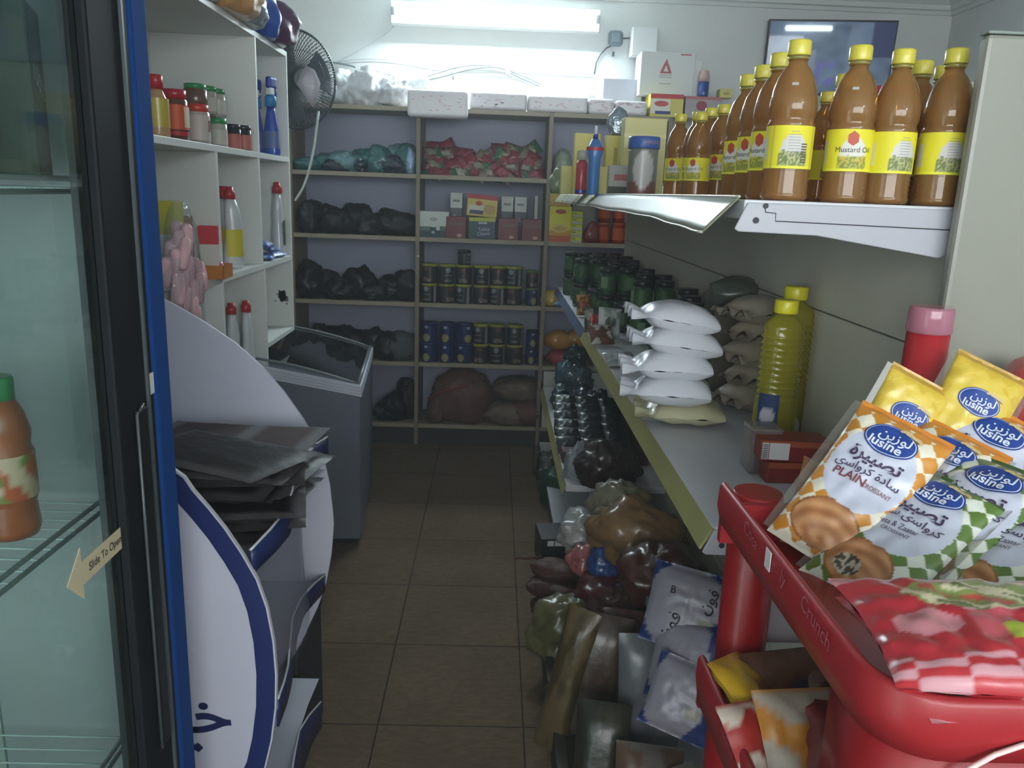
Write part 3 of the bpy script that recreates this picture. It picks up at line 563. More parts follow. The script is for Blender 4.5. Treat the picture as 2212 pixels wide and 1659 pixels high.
for i, (px, X, zz_, lab) in enumerate(((452, -1.06, .12, 'green lidded jar with a pale label, upper left of the stacked pair'), (470, -1.04, .115, 'green lidded jar with a pale label, upper right of the stacked pair'), (473, -.985, 0, 'green lidded jar with a white label at the shelf edge'), (455, -1.07, 0, 'green lidded jar half hidden behind the shelf edge jars'))):
    spice(lab, px, X, S1+zz_, .031, .098, '#a9a79c', '#2f8a52', '#b9b6aa', (.1, .6))
for k in (424, 455): spice('plain jar with a red lid carrying the green lidded jars, %s' % ('left' if k == 424 else 'right'), k-6, -1.08, S1, .038, .118, '#6b5a4e', '#9a2a2c', '#b3a898', (.15, .7))
for px, X, w in ((506, -1.0, 'left'), (528, -.975, 'right')):
    t = spice('pink labelled jar with a black lid, %s of the two' % w, px, X, S1, .029, .095, '#2c2226', '#2a2a30', '#b3655c', (.06, .62))
def spraybottle(px, X, label, lo=S1):
    t = thing('spray_bottle', label, 'bottle', TR(jat(px, X, lo), (0, 0, 1.2)))
    MB().lathe([(.036, 0), (.038, .01), (.034, .1), (.026, .15), (.02, .18), (.017, .2)], 20, sx=.75).build('bottle_body', mat('window_blue', '#1c4aa8', .2, coat=.7), t)
    MB().lathe([(.024, .2), (.024, .235), (.02, .245)], 16).build('collar', mat('light_blue', '#2f7fb8', .35), t)
    MB().box((0, 0, .262), (.03, .026, .03)).build('neck', mat('white_plastic'), t, .005)
    MB().box((.008, 0, .297), (.055, .026, .05)).build('trigger_head', mat('deep_blue', '#26389a', .35, coat=.4), t, .011, 3)
    MB().tube([(.033, 0, .28), (.038, 0, .262), (.034, 0, .245)], .005, 6).build('trigger', mat('deep_blue'), t)
    mb = MB(); mb.lathe([(.0385, .03), (.0352, .1)], 20, cap=False, sx=.76).build('paper_label', mat('multi_print', '#5a6a9a', .5), t)
    return t
spraybottle(588, -.97, 'bright blue spray bottle in the end compartment of the white unit')
spraybottle(556, -1.06, 'second blue spray bottle half hidden behind the divider')
# second row
t = thing('juice_carton', 'yellow and white carton at the left of the second row', 'carton', TR(jat(371, -1.03, S2)))
MB().b2(-.035, .035, -.035, .035, 0, .25).build('carton', mat('print_#d5d3c8', '#d5d3c8', .5), t, .002)
MB().b2(-.0355, .0358, -.0358, .0355, .15, .251).build('yellow_top', mat('print_#c8bd3c', '#c8bd3c', .5), t)
def squirt(px, X, label, labm, z=S2, s=1, rot=0):
    t = thing('detergent_bottle', label, 'bottle', TR(jat(px, X, z), (0, 0, rot), s))
    pr = [(.036, 0), (.039, .01), (.038, .09), (.031, .14), (.034, .17), (.027, .22), (.017, .26)]
    mb = MB(); n = 24; vs = []
    for r, z_ in pr:
        dx = .012*math.sin(z_/.26*3.1)
        vs += [(r*.72*math.cos(2*math.pi*i/n), r*math.sin(2*math.pi*i/n)+dx, z_) for i in range(n)]
    fs = [(j*n+i, j*n+(i+1) % n, (j+1)*n+(i+1) % n, (j+1)*n+i) for j in range(len(pr)-1) for i in range(n)]+[tuple(reversed(range(n))), tuple((len(pr)-1)*n+i for i in range(n))]
    mb.add(vs, fs).build('bottle_body', mat('white_bottle', '#cfd4d6', .25, coat=.5), t)
    MB().lathe([(.02, .255), (.02, .28), (.014, .287), (.013, .3)], 16).build('cap', RED, t)
    if labm: MB().grid(lambda u, v: (.0285*math.cos((u-.5)*1.9)+.001, .0385*math.sin((u-.5)*1.9)*1.02+.006, .045+.1*v), 10, 6).build('label_panel', labm, t)
    return t
YLB = mat('print_#cfc43a', '#cfc43a', .45)
squirt(503, -.985, 'white squirt bottle with a yellow label and red cap, front one', YLB, rot=-.9)
squirt(487, -1.05, 'white squirt bottle with a yellow label half hidden behind the divider', YLB, rot=-.9)
squirt(603, -.975, 'white curved bottle with a red cap and a green side print in the end compartment', mat('print_#3e5a52', '#3e5a52', .45), s=1.08, rot=.35)
squirt(578, -1.1, 'white curved bottle at the back of the end compartment', None, s=1.0)
for k, (px, py, rz) in enumerate(((583, 0, .2), (600, .0, -.3), (590, .03, .5), (578, .055, .1))):
    bm_, _ = pillow(.06, .13, .022, 8, 12, lambda u, v: cc('#2c55b0') if nz(u*2, v*3, 4) < .12 else cc('#c9d2dc'), 60+k, .003)
    p = jat(px, -.955, S2); o = bm_.build('wipe_packet', VC, None, M=TR((p.x-.01, p.y, S2+.014+py), (0, .1, rz))); tag(o, 'small blue and white packet lying in the end compartment, %s one' % ('left', 'right', 'middle', 'upper')[k], 'packet', 'blue packets in the end compartment')
t = thing('toothpaste_box', 'upright red and white box beside the pink hanging bag', 'box', TR(jat(459, -.968, S2), (0, 0, .15)))
MB().b2(-.03, .03, -.045, .045, 0, .17).build('carton', mat('print_#cfc9c4', '#cfc9c4', .5), t, .002); MB().b2(-.0305, .0308, -.0455, .0455, .11, .171).build('red_top', mat('print_#c0303a', '#c0303a', .5), t)
MB().lathe([(.014, .0), (.016, .012), (.006, .03)], 14, M=TR((.032, 0, .0))).build('red_emblem', mat('print_#b03a3e', '#b03a3e'), t)
t = thing('display_tray', 'orange printed cardboard tray on the front edge of the white unit', 'tray', TR(jat(461, -.948, S2), (0, 0, .05)))
mb = MB(); mb.b2(-.05, .05, -.055, .055, 0, .003)
for a in ((-.05, -.047, -.055, .055), (.047, .05, -.055, .055), (-.05, .05, -.055, -.052), (-.05, .05, .052, .055)): mb.b2(*a, .003, .045)
mb.build('tray', mat('print_#b5702c', '#b5702c', .5), t)
tag(blob(.03, .03, .03, 8, .2).build('wrapped_item', mat('print_#a83a40', '#a83a40', .3, coat=.6), None, M=TR(jat(468, -.95, S2)+Vector((0, 0, .004)))), 'small red wrapped item sitting in the orange tray', 'packet')
carton('carton', 'orange brown box end behind the pink hanging bag', 'box', jat(400, -1.06, S2), (.08, .08, .2), '#a8714e')
# pink snack bag hanging over the edge
pk = thing('hanging_snack_bag', 'clear bag of pink finger shaped sweets hanging over the white shelf edge', 'bag', TR(Vector((-.905, jat(396, -.905, 1.3).y, 1.13))))
rnd = random.Random(12); mb = MB(); PKM = mat('pink_wafer', '#e6b8bc', .5, var=.12, vscale=30)
for k in range(34):
    x, y, z = rnd.uniform(-.02, .03), rnd.uniform(-.085, .085), rnd.uniform(.0, .27); y *= (1-.35*abs(z-.13)/.14)
    a = rnd.uniform(-.35, .35); MB_ = TR((x, y, z), (a, rnd.uniform(-.2, .2), 0))
    mb.lathe([(.008, -.05), (.016, -.042), (.019, 0), (.016, .037), (.008, .046)], 12, M=MB_)
mb.build('pink_sweets', PKM, pk)['kind'] = 'stuff'
mb = MB(); n = 26
def clr(u, v):
    a = 2*math.pi*u; z = -.06+.42*v; r = .105*(max(.02, 1-((v-.42)/.62)**2))**.5*(1+.16*nz(math.cos(a)*2, math.sin(a)*2, v*6)); return (r*.42*math.cos(a), r*math.sin(a), z)
mb.grid(clr, n, 20).build('clear_bag', thin('clear_film', '#eef2f4', .93, .07, '#cfd4da', bump=.6), pk)
# third row
for px, X, lab in ((506, -1.02, 'white bottle with a red cap in the lowest row of the unit, left'), (537, -.985, 'white bottle with a red cap in the lowest row of the unit, right')):
    squirt(px, X, lab, None, z=S3, s=.98 if px > 520 else .98)
# bags on top of the unit
CLF = thin('haze_film', '#c9d0d4', .55, .1, '#b9c0c4', bump=.7)
TT = STOP+.022
for px, py, X, Yv, rx, ry, rz, m_, lab, sd in (
    (470, 15, -.99, 2.70, .12, .15, .06, mat('grey_film', '#8d969c', .3, coat=.6, bump=.6, bscale=18), 'grey film wrapped pack on top of the white unit, nearest the camera', 1),
    (510, 0, -.965, 2.98, .13, .17, .085, mat('orange_white_film', '#c99a62', .35, coat=.6, bump=.5, bscale=20), 'orange and cream bag on top of the white unit', 2),
    (560, 50, -.97, 3.16, .11, .13, .075, mat('grey_film'), 'grey film wrapped pack on top of the white unit, second from the camera', 3),
    (590, 20, -.97, 3.40, .1, .11, .115, mat('blue_film', '#2c58b0', .3, coat=.6, bump=.5, bscale=20), 'bright blue bag on top of the white unit', 4),
    (620, 85, -.965, 3.56, .12, .13, .105, mat('plum_film', '#5e3a58', .3, coat=.7, bump=.5, bscale=20), 'plum coloured bag at the far end on top of the white unit', 5),
    (600, 45, -.95, 3.38, .05, .06, .055, mat('silver_film', '#a9b8c4', .15, metal=.6, bump=.8, bscale=40), 'crinkled silver wrapper between the blue and plum bags', 6)):
    p = at(px, py, X=X)
    tag(blob(rx, ry, rz, 400+sd, .22, 4, freq=2).build('snack_bag', m_, None, M=TR((X, Yv if sd != 9 else p.y, TT+(.05 if sd == 6 else 0)))), lab, 'bag', 'bags on top of the white unit')
# ------------------------------------------------------------------ wall fan
fc = at(640, 172, Y=4.05)
fn_ = Vector((.72, -.69, -.06)).normalized(); fy = (Vector((0, 0, 1))-fn_*fn_.z).normalized(); fx = fy.cross(fn_)
fM = Matrix(((fx.x, fy.x, fn_.x, fc.x), (fx.y, fy.y, fn_.y, fc.y), (fx.z, fy.z, fn_.z, fc.z), (0, 0, 0, 1)))
fan = thing('wall_fan', 'dark caged wall fan behind the white shelf unit', 'fan', fM)
FD = mat('fan_grey', '#3d474c', .45); R_ = .222
def ring(r, z, w, n=48): return [(r*math.cos(2*math.pi*i/n), r*math.sin(2*math.pi*i/n), z) for i in range(n+1)]
MB().tube(ring(R_, 0, 0), .0065, 8).build('cage_rim', FD, fan)
mb = MB()
for k in range(110):
    a = 2*math.pi*k/110; mb.tube([(r*math.cos(a+.25*(1-r/R_)), r*math.sin(a+.25*(1-r/R_)), .055*(1-(r/R_)**2)**.5) for r in (.05, .09, .13, .17, .2, .219)], .0011, 4)
mb.tube(ring(.13, .045, 0), .0014, 5); mb.build('front_cage', FD, fan)
mb = MB()
for k in range(84):
    a = 2*math.pi*k/84; mb.tube([(r*math.cos(a), r*math.sin(a), -.075*(1-(r/R_)**2)**.5) for r in (.06, .1, .15, .19, .219)], .0024, 4)
mb.build('rear_cage', FD, fan)
MB().lathe([(.05, .052), (.045, .06), (.02, .063)], 20).build('badge', mat('badge_grey', '#5c666a', .4), fan)
for k in range(3):
    M_ = Matrix.Rotation(k*2.094+.3, 4, 'Z')
    MB().grid(lambda u, v: M_ @ Vector(((.035+.15*v)*math.cos((u-.5)*(1.0+.2*v)), (.035+.15*v)*math.sin((u-.5)*(1.0+.2*v)), .012-.035*(u-.5))), 8, 6).build('blade', mat('fan_blade', '#4a555c', .35), fan)
MB().lathe([(.035, -.03), (.04, .015), (.03, .025)], 20).build('hub', FD, fan)
MB().lathe([(.05, -.17), (.062, -.15), (.062, -.08), (.05, -.068)], 20).build('motor_housing', FD, fan)
inv = fM.inverted(); wpt = inv @ Vector((XL+.005, fc.y+.12, fc.z-.05))
MB().tube([(0, 0, -.14), tuple((Vector((0, 0, -.14))+wpt)/2), tuple(wpt)], .02, 10).build('wall_arm', FD, fan)
pl = [at(x, y, Y=3.98) for x, y in ((663, 142), (680, 152), (692, 180), (688, 205), (678, 234), (664, 215), (648, 190), (641, 182), (650, 160))]
dd = fn_*.06
o = MB().add([p+dd*.0 for p in pl]+[sum(pl, Vector())/len(pl)+fn_*.02], [(i, (i+1) % 9, 9) for i in range(9)]).build('plastic_bag', mat('pale_bag', '#b9b4bc', .4, coat=.5, bump=.5), None)
sol = o.modifiers.new('thick', 'SOLIDIFY'); sol.thickness = .006
tag(o, 'crumpled pale plastic bag caught against the fan cage', 'bag')
tag(MB().tube([at(x, y, Y=4.0) for x, y in ((688, 240), (684, 275), (680, 310), (673, 345), (665, 378), (655, 405), (645, 422), (637, 434))], .006, 8).build('fan_cable', mat('white_cable', '#c3c9c4', .5)), 'white cable hanging in a curve below the fan', 'cable')
# ------------------------------------------------------------------ chest freezer
FX1, FX0, FY0, FY1 = -.552, -1.17, 3.285, 4.12
def fz(x): return .735+(FX1-x)*.20
ft = thing('chest_freezer', 'small grey chest freezer with a sloped glass top beside the aisle', 'freezer', ((FX0+FX1)/2, (FY0+FY1)/2, 0))
def FLo(o): o.location = (-(FX0+FX1)/2, -(FY0+FY1)/2, 0); return o
BODY = mat('freezer_paint', '#6c717e', .4, var=.04, vscale=4)
FLo(MB().prism([(FX0, .03), (FX1, .03), (FX1, fz(FX1)-.055), (FX0, fz(FX0)-.055)], FY0, FY1).build('body', BODY, ft, .006))
tr = MB()
for k in range(4):
    a = -.05+.0125*k; tr.prism([(FX0, fz(FX0)+a), (FX1+.006, fz(FX1)+a), (FX1+.006, fz(FX1)+a+.0095), (FX0, fz(FX0)+a+.0095)], FY0-.010, FY1+.01)
tr.prism([(FX0, fz(FX0)-.052), (FX1+.003, fz(FX1)-.052), (FX1+.003, fz(FX1)), (FX0, fz(FX0))], FY0-.005, FY1+.006)
FLo(tr.build('ribbed_rim', mat('rim_white', '#c9cdd8', .35), ft))
FLo(MB().b2(FX0+.04, FX1-.02, FY0+.03, FY1-.03, 0, .03).build('foot', mat('black_plastic'), ft))
FZL = lambda u: fz(FX1)+(fz(FX0)-fz(FX1))*u
def gz(x): return fz(x)+.03+.08*math.sin(max(0, min(1, (FX1-x)/.65))*1.9)
gl = MB().grid(lambda u, v: (FX1-.012-(FX1-FX0-.03)*u, FY0+.012+(FY1-FY0-.024)*v, FZL(u)+.003+.018*math.sin(u*3.14)), 14, 6)
FLo(gl.build('curved_glass', thin('dark_glass', '#5a6264', .5, .04, '#23282b', 1.6), ft))
for y in (FY0+.006, FY1-.006):
    FLo(MB().tube([(FX1-.008-(FX1-FX0-.03)*u, y, FZL(u)+.003+.022*math.sin(u*3.14)) for u in [i/14 for i in range(15)]], .006, 6).build('glass_frame', mat('frame_grey', '#6f777a', .35), ft))
FLo(MB().tube([(FX1-.008, FY0+.006, fz(FX1)+.006), (FX1-.008, FY1-.006, fz(FX1)+.006)], .008, 6).build('glass_frame', mat('frame_grey'), ft))
for k, (x, y) in enumerate(((-.70, 3.45), (-.85, 3.6), (-.75, 3.85))):
    blob(.09, .07, .03, 500+k, .2).build('frozen_bag', mat('frozen', '#4c5560', .5, coat=.4), ft).location = (x-(FX0+FX1)/2, y-(FY0+FY1)/2, fz(x)-.05)
ft.matrix_basis = Matrix.Translation((FX1, FY0, 0)) @ Matrix.Rotation(math.radians(5.2), 4, 'Z') @ Matrix.Translation((-FX1, -FY0, 0)) @ ft.matrix_basis
# ------------------------------------------------------------------ cardboard display stand
SY0, SY1 = 1.262, 1.80
WB = mat('white_cardboard', '#b4b5c2', .5, var=.04, vscale=5); EDG = mat('card_edge', '#c2c2c4', .6); NVY = mat('navy_print', '#1c2858', .4, coat=.15)
farp = [at(x, y, Y=SY1) for x, y in ((373, 656), (439, 694), (506, 739), (567, 793), (614, 847), (655, 905), (678, 945), (702, 1002), (712, 1046), (718, 1096), (721, 1132), (716, 1197), (704, 1262), (686, 1313), (650, 1388), (618, 1440), (590, 1480))]
far = [(p.x, p.z) for p in farp]; far = [(-.98, 1.40), (-.86, 1.345)]+far+[(-.56, .27), (-.60, 0), (-.98, 0)]
nearp = [at(x, y, Y=SY0) for x, y in ((398, 1030), (419, 1060), (451, 1096), (487, 1141), (523, 1194), (556, 1251), (578, 1313), (592, 1385), (598, 1457), (597, 1529), (588, 1601), (574, 1659))]
near = [(p.x, p.z) for p in nearp]
near = [(-.98, 1.27), (-.8, 1.235), (-.62, 1.16)]+near+[(-.43, .42), (-.5, .3), (-.53, 0), (-.98, 0)]
st = thing('display_stand', 'white cardboard display stand with curved navy bordered side panels', 'display stand', (-.7, (SY0+SY1)/2, 0))
def SLo(o): o.location = (.7, -(SY0+SY1)/2, 0); return o
SLo(MB().prism(far, SY1, SY1+.006).build('side_panel', WB, st))
side = SLo(MB().prism(near, SY0, SY0+.006).build('side_panel', WB, st)); side['label'] = 'white side panel with a navy border'
# navy border on the near face
cur = near[1:16]; bmb = MB(); inner = []
def offs(pl, d):
    out = []
    for i, p in enumerate(pl):
        a = Vector(pl[max(0, i-1)]); b = Vector(pl[min(len(pl)-1, i+1)]); t_ = (b-a).normalized(); nrm = Vector((t_.y, -t_.x)); nrm = -nrm if nrm.x > 0 else nrm
        out.append((p[0]+nrm.x*d, p[1]+nrm.y*d))
    return out
e0, e1 = offs(cur, .003), offs(cur, .036)
vs = [(p[0], SY0-.0008, p[1]) for p in e0]+[(p[0], SY0-.0008, p[1]) for p in e1]; n = len(e0)
o = bmb.add(vs, [(i, i+1, n+i+1, n+i) for i in range(n-1)], None, False).build('navy_border', NVY, side); 
m1 = MB(); e2 = cur
vs = [(p[0]+.0006, SY0-.001, p[1]) for p in cur]+[(p[0]+.0006, SY0+.007, p[1]) for p in cur]
m1.add(vs, [(i, i+1, n+i+1, n+i) for i in range(n-1)], None, False).build('cut_edge', EDG, side)
INK = mat('ink_navy', '#17204c', .5)
q = at(452, 1542, Y=SY0-.001)
drape('\uFE8E\uFEA7', .105, lambda a, b: (q.x-.012+a, SY0-.0014, q.z+b-.006), INK, side, 'lettering', 0, .0022, 1.15)
q2 = at(434, 1614, Y=SY0); MB().add([(q2.x-.02, SY0-.0012, q2.z), (q2.x-.004, SY0-.0012, q2.z+.01), (q2.x+.005, SY0-.0012, q2.z), (q2.x-.004, SY0-.0012, q2.z-.01)], [(0, 1, 2, 3)], None, False).build('lettering_dot', INK, side)
SLo(MB().b2(-.98, -.972, SY0+.006, SY1, 0, 1.28).build('back_panel', WB, st))
def interp(pts, t):
    f_ = t*(len(pts)-1); i = min(int(f_), len(pts)-2); a, b = Vector(pts[i]), Vector(pts[i+1]); return a.lerp(b, f_-i)
def lip(top, bot, ztab, name, m_=NVY):
    T = [at(x, y, Y=Y) for x, y, Y in top]; B = [at(x, y, Y=Y) for x, y, Y in bot]
    n_ = 30; vs = []
    for i in range(n_+1):
        a, b = interp(T, i/n_), interp(B, i/n_); vs += [a, b]
    o = MB().add(vs, [(2*i, 2*i+1, 2*i+3, 2*i+2) for i in range(n_)]).build(name, m_, st); so = o.modifiers.new('thick', 'SOLIDIFY'); so.thickness = .004; so.offset = 0; SLo(o)
    ed = [interp(T, i/n_)+Vector((0, 0, .001)) for i in range(n_+1)]
    o2 = MB().tube(ed, .0026, 6).build('lip_edge', EDG, o)
    dk = MB(); vs = []
    for p in [interp(T, i/n_) for i in range(n_+1)]: vs += [Vector((p.x-.003, p.y, ztab)), Vector((-.97, p.y, ztab))]
    SLo(dk.add(vs, [(2*i, 2*i+1, 2*i+3, 2*i+2) for i in range(n_)]).build('shelf', WB, st))
lip([(540, 1190, SY0+.006), (585, 1143, 1.33), (615, 1105, 1.40), (631, 1062, 1.47), (636, 1025, 1.54), (652, 988, 1.62), (680, 962, 1.71), (707, 945, 1.80)],
    [(547, 1238, SY0+.006), (598, 1188, 1.33), (625, 1155, 1.40), (635, 1112, 1.47), (641, 1072, 1.54), (660, 1030, 1.62), (686, 1003, 1.71), (708, 985, 1.80)], .895, 'wavy_lip')
lip([(600, 1510, SY0+.006), (613, 1475, 1.33), (622, 1440, 1.40), (626, 1395, 1.47), (631, 1335, 1.56), (650, 1292, 1.64), (678, 1262, 1.72), (702, 1242, 1.80)],
    [(600, 1570, SY0+.006), (617, 1525, 1.33), (626, 1490, 1.40), (633, 1445, 1.47), (640, 1380, 1.56), (655, 1330, 1.64), (680, 1300, 1.72), (701, 1277, 1.80)], .60, 'wavy_lip')
lip([(610, 1760, SY0+.006), (628, 1690, 1.36), (636, 1630, 1.46), (646, 1580, 1.58), (668, 1545, 1.69), (693, 1517, 1.80)],
    [(610, 1830, SY0+.006), (630, 1760, 1.36), (640, 1700, 1.46), (650, 1650, 1.58), (670, 1610, 1.69), (694, 1570, 1.80)], .33, 'wavy_lip')
# clear inner pocket on the second shelf
o = MB().grid(lambda u, v: (-.44+.06*math.sin(u*3.1)*(1-v), SY0+.03+(SY1-SY0-.06)*u, .61+.27*v), 16, 6).build('clear_pocket', thin('pocket_film', '#e0e2e8', .75, .3, '#b4b4c0'), st); SLo(o)
# flat dark packets on the stand's top shelf
def trp(u, v): return cc('#191615') if abs(u) < .86 and abs(v) < .88 else cc('#4c4a4a')
DP = mat('dark_packet_film', vc=True, rough=.55, coat=.10, bump=.35, bscale=22, spec=.08)
fm, _ = pillow(.24, .34, .022, 16, 20, trp, 4, .004); fmesh = fm.mesh('tray_packet'); fmesh.materials.append(DP)
def trp2(u, v): return cc('#54494a') if abs(u) < .9 and abs(v) < .86 and abs(v+.15) > .1 else cc('#77757a')
fm2, _ = pillow(.25, .34, .014, 16, 20, trp2, 8, .003); fmesh2 = fm2.mesh('tray_packet'); fmesh2.materials.append(mat('pale_packet_film', vc=True, rough=.65, coat=.0, bump=.2, bscale=12, spec=.06))
for k in range(9):
    z = .905+.0165*k; o = bpy.data.objects.new('sealed_packet', fmesh2 if k == 8 else fmesh); COL.objects.link(o)
    rnd = random.Random(k+40); dx = (.0, .02, -.015, .01, .03, -.01, .02, .0, .005)[k]
    M_ = TR((-.505+dx*.7-.02*(k == 8), 1.545+rnd.uniform(-.02, .02), z+(.006 if k == 8 else 0)), (rnd.uniform(-.01, .02), rnd.uniform(-.03, .05), rnd.uniform(-.25, .25) if k < 8 else 1.50)); o.matrix_basis = M_
    tag(o, 'flat shiny %s packet on the cardboard stand, %s from the bottom of the stack' % ('greyish brown' if k == 8 else 'dark', ORD[k]), 'packet', 'flat packets stacked on the display stand')
for k in range(3):
    o = bpy.data.objects.new('sealed_packet', fmesh); COL.objects.link(o); o.matrix_basis = TR((-.5, 1.42, 1.058-.017*k-.062*(k == 2)+.0), (.02, .05, 1.2+.3*k), .9)
    tag(o, 'flat dark packet near the front of the stand, %s one' % ('upper', 'middle', 'lower')[k], 'packet', 'flat packets at the front of the display stand')
# torn wrapping and dark crate beyond the stand
ct = thing('dark_crate', 'low black crate on the floor beyond the cardboard stand', 'crate', TR((-.66, 1.98, 0)))
MB().b2(-.2, .185, -.14, .14, 0, .40).build('crate_body', mat('crate_black', '#24292b', .6), ct, .008)
MB().b2(-.205, .188, -.145, .145, .36, .41).build('crate_rim', mat('crate_black2', '#2c3133', .5), ct, .006)
tag(blob(.035, .05, .06, 21, .35).build('torn_wrapping', mat('torn_white', '#b5b8bc', .6), None, M=TR((-.488, 1.86, .412))), 'torn white wrapping on the rim of the black crate', 'wrapping')
# ------------------------------------------------------------------ glass door fridge
GX, GY0, GY1 = -.48, -.25, 1.165
YSP = at(240, 650, X=-.495).y
fr = thing('display_fridge', 'tall dark framed display fridge with a sliding glass door and blue edge', 'fridge', (-.8, .45, 0))
def GL(o): o.location = (.8, -.45, 0); return o
FB = mat('fridge_black', '#15191c', .6, spec=.2); FBL = mat('fridge_blue', '#133f7e', .75, spec=.15)
INS = mat('fridge_lining', '#a3a9ac', .5, var=.05, vscale=3)
GL(MB().b2(-1.12, -1.09, GY0, GY1, .12, 1.80).build('back_wall', INS, fr))
end = GL(MB().b2(-1.09, GX-.04, GY1-.045, GY1-.02, .12, 1.80).build('end_wall', INS, fr))
GL(MB().b2(-1.09, GX-.04, GY0, GY0+.03, .12, 1.80).build('end_wall', INS, fr))
GL(MB().b2(-1.12, GX-.04, GY0, GY1-.02, .06, .14).build('base', FB, fr)); GL(MB().b2(-1.12, GX-.02, GY0, GY1, 1.80, 1.86).build('header', FBL, fr))
GL(MB().b2(-1.12, GX-.042, GY1-.02, GY1, 0, 1.80).build('outer_side', FBL, fr))
GL(MB().b2(GX-.042, GX+.002, GY1-.052, GY1+.004, 0, 1.86).build('blue_corner_post', FBL, fr, .008, 3))
stile = GL(MB().b2(GX-.03, GX+.0, 1.0, GY1-.054, .1, 1.80).build('door_stile', FB, fr, .004))
MB().b2(GX-.0, GX+.004, 1.085, 1.09, .1, 1.80).build('gasket_line', mat('gasket', '#4a5254', .4), stile)
MB().b2(GX-.002, GX+.006, 1.045, 1.075, .72, 1.245).build('handle_recess', mat('recess_black', '#0c0f10', .5), stile, .003)
MB().tube([(GX+.004, 1.043, .72), (GX+.004, 1.043, 1.24), (GX+.004, 1.065, 1.25)], .0022, 6).build('handle_edge', mat('handle_edge', '#4e5658', .3), stile)
GL(MB().b2(GX-.035, GX-.012, YSP+.018, 1.0, .1, 1.80).build('inner_stile', mat('inner_frame', '#262f33', .4), fr))
SPC = bpy.data.materials.new('spacer_bar'); SPC.use_nodes = True; nt = SPC.node_tree; b_ = nt.nodes['Principled BSDF']; b_.inputs['Metallic'].default_value = .1; b_.inputs['Roughness'].default_value = .4; b_.inputs['Base Color'].default_value = C4('#e6ece8')
tc = nt.nodes.new('ShaderNodeTexCoord'); vo = nt.nodes.new('ShaderNodeTexVoronoi'); vo.inputs['Scale'].default_value = 260; bp = nt.nodes.new('ShaderNodeBump'); bp.inputs['Strength'].default_value = .5; bp.inputs['Distance'].default_value = .002
nt.links.new(tc.outputs['Object'], vo.inputs[0]); nt.links.new(vo.outputs[0], bp.inputs['Height']); nt.links.new(bp.outputs[0], b_.inputs['Normal'])
for y0, y1 in ((YSP-.0165, YSP-.0012), (YSP+.0012, YSP+.0165)): GL(MB().b2(GX-.026, GX-.016, y0, y1, .12, 1.80).build('spacer_bar', SPC, fr))
GL(MB().b2(GX-.028, GX-.008, YSP-.012, YSP+.012, 1.715, 1.76).build('clip', mat('white_plastic'), fr))
GLS = thin('door_glass', '#f4faf8', .975, .03, '#9ab0a8', 1.38)
GL(MB().b2(GX-.016, GX-.011, GY0+.03, .995, .12, 1.80).build('glass_pane', GLS, fr)); GL(MB().b2(GX-.034, GX-.03, GY0+.03, .995, .12, 1.80).build('glass_pane', GLS, fr))
# interior: shelf tracks, wire shelves
tk = MB()
tk.b2(-1.085, -1.075, .99, 1.04, .2, 1.79)
GL(tk.build('shelf_track', mat('track_grey', '#76827f', .4, metal=.3), fr))
slots = MB()
for k in range(46): slots.b2(-1.076, -1.0735, 1.005, 1.025, .25+.037*k, .262+.037*k)
GL(slots.build('track_slots', mat('slot_dark', '#2c3433', .7), fr))
GL(MB().b2(-.78, -.76, GY1-.05, GY1-.045, .2, 1.79).build('corner_rib', mat('rib_pale', '#a8b4b0', .4), fr))
WIRE = mat('wire_white', '#c5d0d2', .4)
def wshelf(z, x0=-1.07, x1=-.55, y0=-.2, y1=1.09):
    mb = MB()
    for k in range(44):
        y = y0+(y1-y0)*k/43; mb.tube([(x0, y, z), (x1, y, z)], .0016, 5)
    for x in (x0, -.82, x1): mb.tube([(x, y0, z-.004), (x, y1, z-.004)], .0035, 6)
    mb.tube([(x1, y0, z+.012), (x1, y1, z+.012)], .0035, 6)
    return GL(mb.build('wire_shelf', WIRE, fr))
for z in (1.535, 1.09, .70): wshelf(z)
GL(MB().b2(-.545, -.535, -.2, .78, 1.53, 1.556).build('price_rail', mat('rail_cream', '#c9c8ae', .5), fr))
# sticker and tape
q0, q1 = at(165, 1262, X=GX+.001), at(284, 1152, X=GX+.001)
L_ = abs(q1.y-q0.y); zc_ = (q0.z+q1.z)/2-.004
ar = [(q0.y, zc_), (q0.y+.035, zc_+.034), (q0.y+.035, zc_+.015), (q1.y, zc_+.015), (q1.y, zc_-.015), (q0.y+.035, zc_-.015), (q0.y+.035, zc_-.034)]
ars = MB().prism(ar, GX-.0105, GX-.0098, 'X').build('arrow_sticker', mat('sticker_cream', '#cfc4a2', .5), fr); GL(ars)
drape('Slide To Open', .0155, lambda a, b: (GX-.0094, q0.y+.094+a, zc_+b), mat('ink_dark', '#3c3a34', .5), ars, 'lettering', 0, .0002, .95)
o = MB().b2(GX+.0005, GX+.002, 1.093, 1.108, 1.255, 1.285).build('tape_scrap', mat('tape_white', '#d5d6d4', .6)); o.rotation_euler = (0, 0, 0); tag(o, 'torn white tape scrap on the black fridge door frame', 'tape')
GL(MB().b2(-1.06, -.56, -.19, -.17, .3, 1.9).build('added_glow_panel', mat('fridge_fill_glow', '#ffffff', emit=('#f0f5fa', 2.6)), fr))  # glowing panel added out of view to brighten the fridge interior
